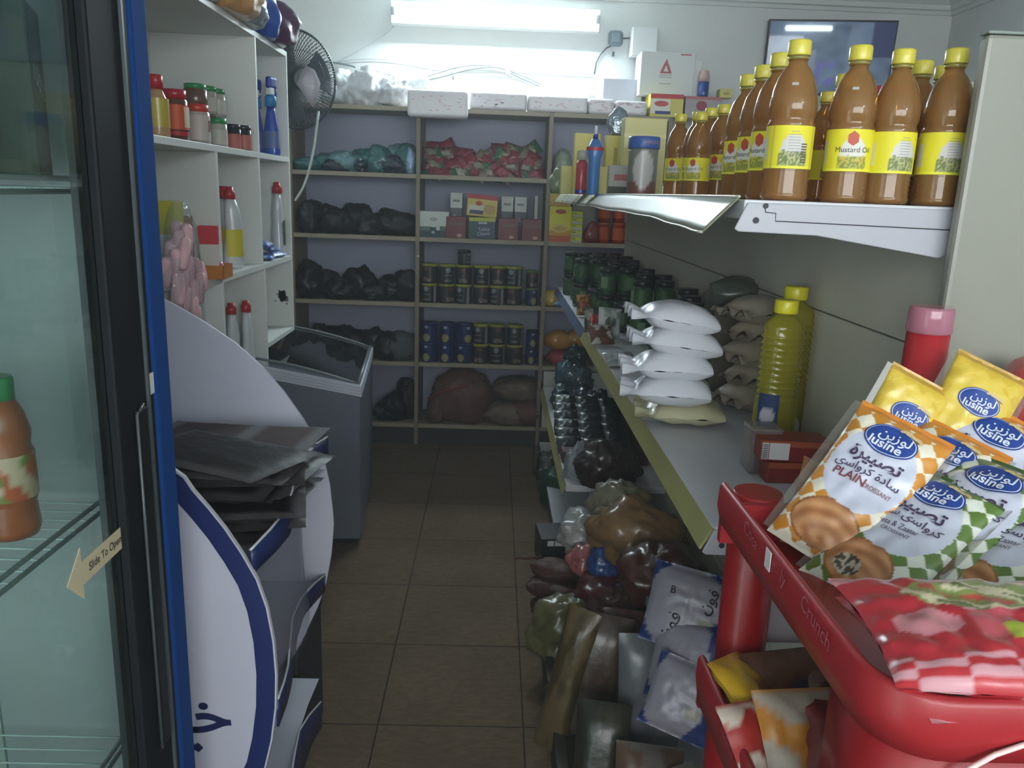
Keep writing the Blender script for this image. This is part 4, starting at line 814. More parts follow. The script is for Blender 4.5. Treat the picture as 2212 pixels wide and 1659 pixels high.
# drinks inside the fridge
def dbottle(loc, label, cap, s=1):
    t = thing('juice_bottle', label, 'bottle', TR(loc, (0, 0, .8), s))
    MB().lathe([(.034, 0), (.038, .012), (.035, .05), (.036, .055), (.038, .06), (.038, .13), (.034, .14), (.037, .16), (.03, .19), (.018, .215)], 24).build('bottle_body', mat('juice_orange', '#a8522a', .3, coat=.3, var=.1, vscale=15), t)
    MB().lathe([(.021, .21), (.0215, .24), (.019, .245)], 18).build('cap', cap, t)
    def lp(a, z): return cc('#d8b49a') if nz(a*1.2, z*26, 2) > -.05 else (cc('#c0502c') if nz(a*2, z*30, 7) > -.1 else cc('#6f8a3a'))
    MB().lathe([(.0388, .062+.068*k/10) for k in range(11)], 30, cap=False, paint=lp).build('paper_label', VCM, t); return t
dbottle(Vector((-.615, .975, 1.095)), 'orange juice bottle with a green cap inside the fridge', GRN, .86)
dbottle(Vector((-.72, .88, 1.095)), 'orange juice bottle with a green cap deeper in the fridge', GRN)
dbottle(Vector((-.60, .80, .705)), 'orange juice bottle on the lower wire shelf of the fridge', GRN, .9)
t = thing('juice_carton', 'dark green juice carton lying tilted on the upper fridge shelf', 'carton', TR((-.608, 1.02, 1.545), (0, 0, .35)))
MB().b2(-.05, .05, -.045, .045, 0, .2).build('carton', mat('carton_green', '#0c2a14', .6, coat=.0, var=.2, vscale=14), t, .003)
MB().prism([(-.05, .2), (.05, .2), (0, .24)], -.045, .045).build('gable_top', mat('carton_green_light', '#2c5220', .35), t)
drape('100%', .034, lambda a, b: (.0506, a, .115+b), mat('ink_pale', '#9ab09a', .5), t, 'lettering', -.35)
for k, (y, c_) in enumerate(((.86, '#5c2420'), (.78, '#7c4c1c'), (.72, '#24481f'))):
    tag(blob(.05, .035, .07, 700+k, .15).build('drink_pouch', mat('pouch_%d' % k, c_, .3, coat=.5), None, M=TR((-.60, y+.06, 1.54))), ('dark red drink pouch behind the green carton in the fridge', 'amber drink pouch at the left edge of the upper fridge shelf', 'green drink pouch nearest the camera in the fridge')[k], 'pouch')
# ------------------------------------------------------------------ gondola shelving on the right of the aisle
GF, GB, GN, GE = .36, .695, 1.172, 4.28; ZTOP, ZM, ZL = 1.553, 1.042, .457
go = thing('gondola_shelving', 'grey metal gondola shelving with cream price rails right of the aisle', 'shelving', (GB, 2.7, 0))
def GO(o): o.location = (-GB, -2.7, 0); return o
PAN = mat('panel_beige', '#d2cebf', .5, var=.05, vscale=3); MET = mat('shelf_metal', '#c9c9cf', .35, var=.03, vscale=4); RAIL = mat('rail_olive', '#9a9560', .45, var=.06, vscale=6)
for z0, z1 in ((.1, .50), (.503, .90), (.903, 1.328), (1.331, 1.60)): GO(MB().b2(GB, GB+.02, GN, GE, z0, z1).build('back_panel', PAN, go, .0015))
for y in (GN+.01, 2.2, 3.25, GE-.01): GO(MB().b2(GB+.0205, GB+.05, y-.015, y+.015, 0, 1.6).build('upright', MET, go, .002))
GO(MB().b2(GB-.002, GB+.05, GE, GE+.012, .0, 1.62).build('end_panel', mat('panel_white', '#c9cac6', .5), go))
def deck(z, x0, y0, y1, nm='shelf_deck', th=.028): return GO(MB().b2(x0, GB-.001, y0, y1, z-th, z).build(nm, MET, go, .002))
for y0, y1 in ((GN+.004, 2.24), (2.244, 3.29), (3.294, 4.5)): deck(ZTOP, GF, y0, y1); deck(ZM, GF, y0, y1)
deck(ZL, .305, 2.9, 4.5); deck(.12, .30, GN, 4.5, 'base_deck', .02)
GO(MB().b2(.31, .33, GN, 4.5, 0, .1).build('kick_panel', mat('kick_grey', '#55554f', .6), go))
def bracket(z, y):
    x1 = GB-.001; prof = [(GF+.004, z-.002), (GF-.012, z-.040), (GF-.006, z-.044), (GF+.11, z-.046), (x1-.04, z-.072), (x1, z-.06), (x1, z-.002)]
    b = GO(MB().prism(prof, y-.004, y).build('bracket', mat('bracket_white', '#a6a6ae', .35), go, .0015))
    MB().lathe([(.0045, 0), (.0045, .0012)], 16, M=TR((GF+.018, y-.0045, z-.027), (math.pi/2, 0, 0))).build('bolt_hole', mat('hole_dark', '#33343a', .6), b)
    MB().lathe([(.004, 0), (.004, .0012)], 12, M=TR((GF+.03, y-.0045, z-.006), (math.pi/2, 0, 0))).build('bolt_hole', mat('hole_dark'), b)
    MB().tube([(GF+.029, y-.0046, z-.008), (GF+.031, y-.0046, z-.015), (GF+.046, y-.0046, z-.016), (GF+.0465, y-.0046, z-.027), (x1-.01, y-.0046, z-.031)], .0008, 5).build('pressed_line', mat('hole_dark'), b)
bracket(ZTOP-.002, GN+.003); bracket(ZM-.002, GN+.003)
def rail(z, x, y0, y1, m, h=.036, lean=.018, nm='price_rail'):
    prof = [(x, z+.002), (x-lean, z-h), (x-lean+.003, z-h-.002), (x+.004, z-.004)]
    return GO(MB().prism(prof, y0, y1).build(nm, m, go, .0008))
rail(ZM, GF, GN, 3.05, RAIL); rail(ZM, GF, 3.055, 4.48, mat('rail_blue', '#4a5470', .5)); rail(ZL, .305, 2.9, 4.48, RAIL)
# loose clear cover on the top rail
pr = MB()
def rf(u, v):
    y = GN+.02+(4.5-GN-.02)*u**1.5; sag = .010*math.exp(-((u)/.25)**2)+.004*nz(u*9, 0, 5)
    return (GF-.003-(.036*v)-sag*v*1.5-.004*math.sin(u*14)*v*(1-v), y, ZTOP+.004-(.043*v)-sag*v)
o = GO(pr.grid(rf, 40, 4).build('price_rail', mat('clear_rail', '#83856f', .45, coat=.25, bump=.12, bscale=8, spec=.3), go)); so = o.modifiers.new('thick', 'SOLIDIFY'); so.thickness = .002
GO(MB().tube([rf(i/30, 1) for i in range(31)], .002, 6).build('rail_lip', mat('rail_lip', '#c5c6b4', .25, coat=.8), go))
GO(MB().tube([rf(i/30, 0) for i in range(31)], .002, 6).build('rail_lip', mat('rail_lip'), go))
for u in (.86, .9, .78): GO(MB().grid(lambda a, b: tuple(Vector(rf(u+.012*a, b))+Vector((-.001, 0, .0005))), 2, 4).build('rail_joint', mat('joint_dark', '#6b6d66', .6), go))
MB()
# tall white cabinet end to the right
cb = thing('white_partition', 'tall plain white partition board standing at the right behind the red rack', 'partition', (1.35, 1.5, 0))
cx0 = at(2134, 90, Y=GN-.035).x
ctop = at(2140, 72, Y=GN-.035).z
o = MB().b2(cx0, 2.05, GN-.035, GN-.013, .03, ctop).build('side_panel', mat('cabinet_gloss', '#8c8c82', .28, var=.03, vscale=3), cb, .006); o.location = (-1.35, -1.5, 0)
o = MB().b2(cx0-.001, 2.051, GN-.036, GN-.012, ctop, ctop+.004).build('top_board', mat('cabinet_top', '#8c968f', .5), cb, .002); o.location = (-1.35, -1.5, 0)
o = MB().b2(cx0+.01, 2.04, GN-.06, GN-.001, 0, .03).build('plinth', mat('kick_grey'), cb); o.location = (-1.35, -1.5, 0)
# ------------------------------------------------------------------ mustard oil bottles on the top shelf
OIL = thin('mustard_oil', '#dcb070', .55, .08, '#a8804c', 1.45); CAPY = mat('cap_yellow', '#cfc146', .35, coat=.4)
def oil_label(a, z, kind):
    u = (a+math.pi/2+math.pi) % (2*math.pi)-math.pi; v = z
    arch = abs(u) < .62 and v < .78-.5*(abs(u)/.62)**4 and v > .08
    if kind == 0:      # front: white arch, crop picture at the foot
        if arch: return cc('#d8d4cc') if v > .36+.06*nz(u*8, v*5, 1) else (cc('#7d8a3e') if nz(u*20, v*20, 3) > 0 else cc('#c4b050'))
    elif arch: 
        if v < .4+.05*nz(u*7, v*6, 4): return cc('#6e7c4a') if nz(u*18, v*18, 5) > -.1 else cc('#b9b682')
        return cc('#cdcac6')
    if kind == 2 and .9 < abs(u) < 1.0: return cc('#c9b944')
    if 1.25 < abs(u) < 1.6 and .2 < v < .75: return cc('#cfcabf')
    return cc('#e0d432') if v > .06 else cc('#e9e340')
def oilbottle(label, loc, rot, kind, s=1.0, sticker=False, group='mustard oil bottles on the top shelf'):
    t = thing('oil_bottle', label, 'bottle', TR(loc, (0, 0, rot), s), group)
    Rb = .0395; pr = [(Rb*.9, 0), (Rb, .006)]
    for k in range(5): pr += [(Rb, .010+.008*k), (Rb*.955, .014+.008*k)]
    pr += [(Rb, .05), (Rb*.985, .052), (Rb*.985, .123), (Rb, .125), (Rb*.93, .131), (Rb*.93, .136), (Rb*1.01, .145), (Rb*1.0, .160), (Rb*.92, .18), (Rb*.77, .2), (Rb*.56, .215), (Rb*.42, .222), (Rb*.38, .232)]
    MB().lathe(pr, 32).build('bottle_body', OIL, t)
    MB().lathe([(.0165, .230), (.0175, .2315), (.0175, .236), (.0165, .2365)], 24).build('neck_ring', thin('neck_clear', '#e8dca0', .7, .06, '#d8cc70'), t)
    MB().lathe([(.0185, .2365), (.019, .238), (.019, .258), (.0175, .261)], 30).build('cap', CAPY, t)
    lb = MB().lathe([(Rb*1.004, .0525+.07*k/24) for k in range(25)], 96, cap=False, paint=lambda a, z: oil_label(a, (z-.0525)/.07, kind)).build('paper_label', VCM, t)
    def cyl(x, z): a = x/Rb-math.pi/2; return (Rb*1.018*math.cos(a), Rb*1.018*math.sin(a), z)
    if kind == 0:
        drape('Mustard Oil', .0125, lambda x, y: cyl(x, .088+y), mat('ink_dark2', '#4c4a3c', .5), lb, 'lettering', 0, 0)
        mb = MB(); hxp = [(.011*math.cos(math.pi/6+k*math.pi/3), .0125*math.sin(math.pi/6+k*math.pi/3)) for k in range(6)]
        mb.add([cyl(x*.9-.002, .107+y) for x, y in hxp]+[cyl(-.002, .107)], [(k, (k+1) % 6, 6) for k in range(6)]).build('red_hexagon', mat('hex_red', '#b8503a', .5), lb)
    else:
        mb = MB()
        for k in range(9):
            w = .012 if k else .008
            mb.grid(lambda u, v: cyl((u-.5)*w*1.6, .112-.0046*k+.0009*v), 4, 1)
        mb.build('text_lines', mat('text_grey', '#8d8c84', .6), lb)
        if kind == 2:
            mb = MB()
            for k in range(8): mb.grid(lambda u, v: cyl(.012+.011*u, .062+.0042*k+.0022*v), 3, 1)
            mb.build('barcode', mat('barcode_ink', '#57544c', .6), lb)
    if sticker:
        mb = MB(); mb.grid(lambda u, v: (.0365*(1-.35*v)*math.cos(-1.95+.3*u), .0365*(1-.35*v)*math.sin(-1.95+.3*u), .186+.018*v), 3, 2); mb.build('price_sticker', mat('sticker_grey', '#b8b4b2', .5), t)
    return t
ref = {}
def place_oil(label, px, Y, rot, kind, s=1.0, sticker=False, z=ZTOP+.001):
    s *= .86
    x = at(px, 438, Y=Y).x; k = (kind, sticker); g = 'mustard oil bottles on the top shelf'
    if k not in ref: ref[k] = oilbottle(label, (x, Y, z), rot, kind, s, sticker, g)
    else: dup(ref[k], TR((x, Y, z), (0, 0, rot), s), label)
Yb = GN+.048
place_oil('big mustard oil bottle at the front left with a text and barcode label', 1690, Yb+.002, -.12, 2, 1, True)
place_oil('big mustard oil bottle with the red hexagon facing front, second in the front row', 1818, Yb+.004, -.2, 0, .985, True)
place_oil('big mustard oil bottle right of the red hexagon one in the front row', 1908, Yb-.006, .15, 1, .965)
place_oil('big mustard oil bottle in the front row with an arched picture label, fourth from left', 2018, Yb-.004, -.05, 1, .985)
place_oil('big mustard oil bottle at the right end of the front row beside the cabinet', 2098, Yb+.05, .5, 2, 1.0)
place_oil('big mustard oil bottle behind the gap between the front left pair', 1762, 1.40, .3, 1, .8)
place_oil('big mustard oil bottle standing behind the hexagon one, to its left', 1793, 1.48, .3, 1, .98)
place_oil('big mustard oil bottle behind the third front row bottle', 1950, 1.37, .2, 1, 1.02)
place_oil('big mustard oil bottle behind the fourth front row bottle', 1998, 1.45, .2, 1, 1.05)
for i, (px, Y) in enumerate(((1654, 1.33), (1622, 1.45), (1592, 1.56), (1650, 1.62))):
    place_oil('big mustard oil bottle in the edge file behind the front left one, %s back' % ORD[i], px, Y, -.9, 0, 1.0)
for i, (px, Y) in enumerate(((1546, 1.90), (1520, 2.02), (1492, 2.14), (1456, 2.30), (1500, 1.8))):
    place_oil('smaller mustard oil bottle farther along the top shelf edge, %s back' % ORD[i], px, Y, -.6, 0, (.93, .95, .96, 1.0, .8)[i])
# tin with a red lid on the far side of the gondola
p = at(1952, 130, Y=1.62)
t = thing('food_tin', 'large tin with a red lid standing behind the oil bottles', 'tin', TR((p.x, 1.62, ZTOP+.09)))
def tinp(a, z):
    u = (a+math.pi/2+math.pi) % (2*math.pi)-math.pi
    if -.75 < u < -.1: return cc('#7a8a52') if nz(u*7, z*40, 2) > -.1 else cc('#4c5a3a')
    if .45 < u < .8: return cc('#9aa84e')
    return cc('#d5d6d2') if u > -.3 else cc('#a8504a')
MB().lathe([(.056, .0), (.057, .004)]+[(.057, .004+.116*k/16) for k in range(1, 17)], 72, paint=tinp).build('tin_body', VCT, t)
MB().lathe([(.060, .118), (.060, .128), (.056, .132)], 36).build('lid', mat('lid_red', '#bf3a48', .4, coat=.3), t)
carton('carton', 'cardboard box under the red lidded tin behind the oil bottles', 'box', (p.x+.03, 1.66, ZTOP), (.14, .1, .089), '#8d836a')
carton('carton', 'small white and yellow carton beside the cabinet behind the bottles', 'box', (at(2122, 200, Y=1.4).x-.01, 1.42, ZTOP), (.05, .05, .205), '#c9c98e', ((0, 1, .9, 1, '#d5d5ce'),))
# goods farther along the top shelf
def TS(px, Y): return (at(px, 415, Y=Y).x, Y, ZTOP+.001)
t = thing('food_tin', 'grey tin with a blue lid and oval label on the top shelf', 'tin', TR(TS(1384, 2.72)))
MB().lathe([(.047, 0), (.048, .004)]+[(.048, .004+.15*k/12) for k in range(1, 13)], 60, paint=lambda a, z: (lambda u: cc('#c0bcb8') if ((u+.1)/.75)**2+((z-.085)/.06)**2 < 1 else (cc('#7a4c40') if z < .045 else cc('#7c7f76')))((a+math.pi/2+math.pi) % (2*math.pi)-math.pi)).build('tin_body', VCT, t)
MB().lathe([(.051, .152), (.052, .155), (.052, .186), (.05, .19)], 40).build('blue_lid', mat('lid_blue', '#3f62a8', .4, coat=.3), t)
drape('HALEEB', .014, lambda x, y: (.0525*math.cos(x/.0525-1.2), .0525*math.sin(x/.0525-1.2), .172+y), mat('pink_ink', '#c98a94', .5), t)
t = carton('cereal_carton', 'big cream yellow carton behind the blue lidded tin', 'box', (at(1392, 300, Y=2.95).x, 2.98, ZTOP+.001), (.15, .09, .27), '#c9c07a', ((.0, 1, .75, .8, '#d8d09a'),))
t = carton('carton', 'tall yellow carton near the far end of the top shelf, left of the sprays', 'box', TS(1262, 3.3), (.1, .06, .235), '#d0c464', ((0, .5, .0, 1, '#d9cd74'), (.2, .45, .4, .5, '#a3913c', 'oval')))
t = carton('carton', 'tall yellow carton with a pale edge behind the blue spray bottle', 'box', TS(1322, 3.15), (.075, .06, .22), '#cdc468', ((.78, 1, 0, 1, '#e0dc96'), (.4, .6, .5, .8, '#a3964a')))
t = carton('carton', 'small grey box with red print behind the sprays on the top shelf', 'box', TS(1340, 2.95), (.1, .06, .105), '#aaa8a0', ((0, 1, 0, .3, '#3f443c'), (.2, .8, .5, .7, '#a3605a')))
carton('carton', 'low pale yellow box at the far end of the top shelf', 'box', TS(1228, 3.35), (.07, .06, .11), '#c9c474')
carton('carton', 'narrow pale yellow box right of the blue spray bottle', 'box', TS(1300, 2.98), (.04, .04, .1), '#cfc670')
gbottle('spray_bottle', 'small red bottle with a clear top on the top shelf edge', 'bottle', TS(1254, 3.0), [(.019, 0), (.021, .004), (.021, .11), (.013, .122)], mat('pinkish_red', '#b0404c', .35, coat=.4), (.12, .155), .02, thin('clear_cap', '#e3e6e8', .6, .08, '#cfd3d6'), ((.004, .016, .0215, mat('deep_blue', '#26389a'), 'blue_base'),), capname='clear_cap')
t = gbottle('spray_bottle', 'slim blue spray bottle with a white nozzle on the top shelf edge', 'bottle', TS(1280, 2.9), [(.019, 0), (.02, .004), (.021, .12), (.03, .15), (.012, .19)], mat('soft_blue', '#4a7fc0', .35, coat=.4), (.19, .206), .009, mat('deep_blue'), ((.15, .162, .0305, mat('red_band', '#b8404a', .4), 'red_band'),))
MB().tube([(0, 0, .2), (0, 0, .222), (0, -.004, .232)], .005, 8).build('nozzle', mat('white_plastic'), t)
tag(blob(.04, .02, .06, 31, .2).build('silver_pouch', mat('silver_film'), None, M=TR(Vector(TS(1326, 3.15))+Vector((0, 0, .22)))), 'crinkled silver pouch on top of the yellow carton', 'pouch')
tag(blob(.035, .03, .06, 33, .3).build('clear_pouch', mat('sage_film'), None, M=TR(Vector(TS(1205, 3.5))+Vector((.0, .05, .0)))), 'greenish pouch at the far left end of the top shelf', 'pouch')
# ------------------------------------------------------------------ middle shelf goods
SUG = mat('sugar_film', '#d0d1d8', .4, coat=.3, bump=.3, bscale=14); FLO = mat('flour_film', '#bfb998', .38, coat=.35, bump=.35, bscale=14); SUG2 = mat('beige_bag_film', '#a89e8e', .45, coat=.3, bump=.3, bscale=14)
def sugarbag(seed, m, name='sugar_bag', w=.2, h=.135, t=.078):
    mb = MB(); hw, hh = w/2, h/2
    def prof(u): # body thickness along length, sealed tail on -x side
        if u < -.55: return .10+.10*abs(nz(u*6, seed))
        s = (u+.55)/1.55; return max(.05, (math.sin(math.pi*min(1, s*.95+.03)))**.38)
    def top(u, v, sg):
        e = prof(u)*max(0, 1-abs(v)**2.6)**.55; wdt = 1-.25*max(0, -u-.5)+.12*(u < -.85)
        return Vector((u*hw, v*hh*wdt, sg*t/2*e*(1 if sg > 0 else .85)+.004*nz(u*3+seed, v*3, sg)+(.012*math.sin(v*9+seed)*(u < -.6)*(-u-.6)*2)))
    mb.grid(lambda a, b: top(2*a-1, 2*b-1, 1), 22, 16); mb.grid(lambda a, b: top(2*a-1, 2*b-1, -1), 22, 16, flip=True)
    me = mb.mesh(name); me.materials.append(m); return me
sg = [sugarbag(k, SUG) for k in range(2)]; fl = sugarbag(5, FLO, 'flour_bag', .2, .15, .06); sb2 = [sugarbag(7+k, SUG2, 'grain_bag', .17, .13) for k in range(2)]
c0 = at(1478, 800, Y=1.77)
zz0 = ZM+.03
lev = [(1485, 905, fl, 'pale yellow flour bag at the bottom of the front stack on the middle shelf', 0), (1448, 845, sg[0], 'white sugar bag, second from the bottom of the front stack', -.05), (1445, 800, sg[1], 'white sugar bag, third from the bottom of the front stack', .06), (1462, 745, sg[0], 'white sugar bag, second from the top of the front stack', .1), (1455, 695, sg[1], 'white sugar bag on top of the front stack', .12)]
for i, (px, py, me, lab, r) in enumerate(lev):
    o = bpy.data.objects.new('flour_bag' if me is fl else 'sugar_bag', me); COL.objects.link(o)
    x = at(px-12, 800, Y=1.77).x; z = zz0+.057*i-(.003*i)
    o.matrix_basis = TR((x, 1.77+(.012, -.01, .0, .01, .02)[i], z), (.02, .05+.02*i if i > 2 else 0, -.12+r)); tag(o, lab, 'bag', 'front stack of white bags on the middle shelf')
for i in range(5):
    o = bpy.data.objects.new('grain_bag', sb2[i % 2]); COL.objects.link(o)
    o.matrix_basis = TR((at(1622, 800, Y=1.93).x+(.012 if i % 2 else -.008), 1.93, ZM+.031+.054*i), (0, 0, .5+.25*(i % 2))); tag(o, 'beige grain bag in the stack behind the sugar bags, %s from the bottom' % ORD[i], 'bag', 'beige bags behind the sugar bags')
o = bpy.data.objects.new('grain_bag', sb2[0]); COL.objects.link(o); o.matrix_basis = TR((.635, 1.66, ZM+.05), (.9, 0, 1.4), .8); tag(o, 'beige bag slumped between the yellow oil bottle and the back panel', 'bag')
tag(blob(.09, .05, .05, 212, .25, 3).build('striped_bag', mat('striped_bag', '#4c544a', .4, coat=.6, bump=.5, bscale=20), None, M=TR((at(1580, 690, Y=2.15).x, 2.12, ZM+.23))), 'dark striped bag lying high behind the front stack', 'bag')
carton('carton', 'plain box carrying the dark striped bag behind the stacks', 'box', (at(1580, 690, Y=2.15).x, 2.14, ZM+.001), (.13, .1, .225), '#6f6858')
# yellow cooking oil bottles
YO = thin('yellow_oil', '#dcd660', .55, .08, '#b0a83c', 1.45)
def yoil(label, loc, rot, s=1):
    t = thing('cooking_oil_bottle', label, 'bottle', TR(loc, (0, 0, rot), s))
    pr = [(.038, 0), (.041, .008), (.041, .085), (.0385, .092)]
    for k in range(11): pr += [(.0408, .097+.0115*k), (.0408, .100+.0115*k), (.0362, .1055+.0115*k)]
    pr += [(.0395, .228), (.034, .24), (.021, .25), (.0165, .256)]
    MB().lathe(pr, 28, sx=1, sy=.86).build('bottle_body', YO, t)
    MB().lathe([(.0205, .256), (.021, .258), (.021, .277), (.0195, .28)], 28).build('cap', mat('cap_bright_yellow', '#dcd428', .35, coat=.3), t)
    def ls(u, v): a = 3.25+1.0*u; return (.0418*math.cos(a), .0418*.87*math.sin(a), .006+.105*v)
    lb = MB().grid(ls, 10, 14, lambda u, v: cc('#263a66') if v > .42 and ((u-.5)/.36)**2+((v-.62)/.16)**2 > 1 else (cc('#b9b4c0') if v > .3 else cc('#cfcdd0'))).build('paper_label', VCM, t)
    return t
yx = at(1668, 925, Y=1.60)
yoil('yellow cooking oil bottle standing on the middle shelf before the sugar bags', (at(1668, 925, Y=1.60).x, 1.60, ZM+.001), .35, 1.13)
yoil('second yellow cooking oil bottle hidden directly behind the first', (at(1688, 900, Y=1.71).x, 1.71, ZM+.001), .2, 1.19)
# red biscuit boxes
def rbox(c, rot, label, lab):
    t = carton('biscuit_box', label, 'box', c, (.13, .07, .04), '#7c2420', ((0, 1, .72, 1, '#9c4a30'),), rot)
    if lab:
        MB().b2(-.062, -.05, -.0362, -.0350, .004, .036).build('barcode', mat('print_#c9bfc0', '#c9bfc0', .5), t); MB().b2(-.0485, -.012, -.0362, -.035, .004, .036).build('white_sticker', mat('print_#cfc8ca', '#cfc8ca', .5), t)
        m_ = MB()
        for k in range(8): m_.b2(-.0605, -.0515, -.0368, -.036, .006+.0036*k, .0075+.0036*k)
        m_.build('bar_lines', mat('barcode_ink'), t)
    return t
bx = at(1712, 1010, Y=1.40)
rbox((at(1722, 1040, Y=1.40).x, 1.42, ZM+.001), .02, 'lower dark red biscuit box on the middle shelf behind the red rack', False)
rbox((at(1714, 980, Y=1.40).x, 1.42, ZM+.042), -.06, 'upper dark red biscuit box with a white barcode sticker', True)
tag(MB().b2(-.03, .03, -.03, .03, 0, .09).build('clear_box', thin('clear_box_film', '#d8d2d0', .75, .1, '#b9b0ae'), None, .004, M=TR((at(1645, 1000, Y=1.45).x, 1.46, ZM+.001))), 'clear plastic wrapping left of the dark red biscuit boxes', 'wrapping')
# dark green jars at the far end of the middle shelf
rnd = random.Random(77); base = None
rows = [(4.15, (.40, .475, .55, .625)), (3.95, (.42, .50, .58, .65)), (3.72, (.41, .49, .57, .645)), (3.5, (.45, .53, .61)), (3.28, (.47, .55, .63)), (3.05, (.50, .58, .65)), (2.82, (.53, .61)), (2.6, (.56, .64)), (2.4, (.60,))]
cnt = 0
for ri, (Y, xs_) in enumerate(rows):
    for ci, x in enumerate(xs_):
        for lv in range(2 if Y > 2.5 else 2):
            if lv == 1 and (ci == 0 and ri % 2): continue
            lab = 'dark green jar on the middle shelf, row %s from far, %s from aisle, %s layer' % (ORD[ri], ORD[ci], ('lower', 'upper')[lv])
            M_ = TR((x, Y, ZM+.001+.112*lv), (0, 0, rnd.uniform(0, 6)))
            if base is None:
                base = jar('pickle_jar', lab, 'jar', (x, Y, ZM), .0365, .111, '#2c4a30', '#23282a', '#3c5a38', (.2, .7), 'dark green jars on the middle shelf', .2)
                MB().b2(.031, .0378, -.014, .014, .03, .075).build('label_panel', mat('print_#6c8a6a', '#6c8a6a', .5), base)
            else: dup(base, M_, lab)
            cnt += 1
dk = None
for k, (px, Y, z) in enumerate(((1482, 2.25, .112), (1502, 2.28, .112), (1525, 2.2, 0), (1490, 2.1, 0), (1512, 2.32, .0))):
    x = at(px, 560, Y=Y).x; lab = 'blackish round tub stacked at the near end of the jar block, %s one' % ('upper left', 'upper right', 'lower right', 'lower left', 'lower middle')[k]
    if dk is None: dk = jar('food_tub', lab, 'tub', (x, Y, ZM+z), .04, .105, '#1e2424', '#1a1e1f', '#262c2c', (.1, .7), 'blackish tubs by the green jars')
    else: dup(dk, TR((x, Y, ZM+.001+z)), lab)
# small packets beside them at the aisle edge
def PKT(px, py, Y, w, h, t_, cols, lab, seed, rot=(.3, 0, .2), name='snack_packet', cat='packet', group=None, z=None):
    def pf(u, v):
        c_ = cols[0] if len(cols) < 2 else (cols[1] if nz(u*1.7+seed, v*1.7, seed*.7) > .05 else cols[0])
        if len(cols) > 2 and (u/.5)**2+(v/.4)**2 < 1: c_ = cols[2]
        if abs(v) > .9: c_ = cols[0]
        return cc(c_)
    bm_, _ = pillow(w, h, t_, 14, 18, pf, seed, .004); p = at(px, py, Y=Y)
    if z is not None: p.z = z
    return tag(bm_.build(name, VC, None, M=TR(p, rot)), lab, cat, group)
PKT(1283, 660, 3.0, .07, .1, .03, ('#3c4438', '#8a8a80', '#a83a34'), 'upright packet with a red spot at the aisle edge of the middle shelf', 3, (1.35, 0, .1), z=ZM+.05)
PKT(1318, 668, 2.9, .09, .11, .035, ('#9aa29c', '#c4c8c6', '#5a655a'), 'pale packet with dark print next to the sugar bag tails', 4, (1.3, .1, .15), z=ZM+.055)
PKT(1300, 690, 2.75, .09, .08, .03, ('#6a4a3c', '#b8b4ae'), 'brown and white packet low at the aisle edge of the middle shelf', 5, (.9, 0, .3), z=ZM+.035)
PKT(1345, 700, 2.4, .1, .07, .03, ('#a9aeb0', '#8a8f92'), 'grey clear packet among the sugar bag tails', 6, (.4, 0, .2), z=ZM+.02)
PKT(1262, 625, 3.4, .06, .09, .03, ('#7a4a2c', '#b98a4a', '#8c2f28'), 'orange brown packet by the jars at the aisle edge', 7, (1.3, 0, .1), z=ZM+.05)
# ------------------------------------------------------------------ lower shelf and floor goods
def heap(spots, cat, group):
    for i, s in enumerate(spots):
        px, py, Y, rx, ry, rz, mcol, lab = s[:8]; p = at(px, py, Y=Y); z = s[8] if len(s) > 8 else p.z-rz*.85
        m_ = mat('heapfilm_'+mcol, mcol, .35, coat=.6, bump=.5, bscale=18, var=.3, vscale=18)
        tag(blob(rx, ry, rz, 800+i*7+int(px), .28, 4, freq=1.8, crum=.6).build('plastic_bag', m_, None, M=TR((p.x, Y, max(z, .002)), (0, 0, i))), lab, cat, group)
zl = ZL+.001
heap([(1222, 815, 4.2, .05, .07, .08, '#4a6a76', 'teal grey bag at the far end of the lower shelf, upper one', zl+.09), (1250, 800, 4.0, .06, .07, .08, '#3a4e58', 'slate bag on the lower shelf beside the teal grey one', zl+.1),
      (1225, 850, 4.1, .055, .08, .07, '#33505c', 'teal grey bag at the far end of the lower shelf, lower one', zl), (1262, 850, 3.9, .07, .08, .08, '#1c2f44', 'dark blue bag on the lower shelf', zl), (1245, 780, 4.2, .05, .06, .06, '#2c3c3e', 'dark bag high on the lower shelf pile', zl+.2),
      (1290, 830, 3.7, .07, .08, .1, '#22303a', 'dark slate bag behind the rail on the lower shelf', zl)], 'bag', 'bags at the far end of the lower shelf')
SH = mat('dark_shiny_film', '#181c1a', .35, coat=.35, bump=.6, bscale=22); nm = pillow(.11, .1, .035, 12, 12, None, 9, .004)[0].mesh('shiny_packet'); nm.materials.append(SH)
for r in range(6):
    for c_ in range(3):
        Y = 3.55-.06*r-.02*c_; o = bpy.data.objects.new('shiny_packet', nm); COL.objects.link(o); o.matrix_basis = TR((.345+.105*c_, Y, zl+.16-.022*r), (.55, 0, .1*((r+c_) % 3-1)))
        tag(o, 'dark glossy packet on the lower shelf, %s row from far end, %s from aisle' % (ORD[r], ORD[c_]), 'packet', 'dark glossy packets on the lower shelf')
tag(MB().b2(.31, .67, 3.15, 3.65, zl, zl+.05).build('carton', mat('print_#4c2c2c', '#4c2c2c', .6)), 'low maroon carton under the dark glossy packets', 'box')
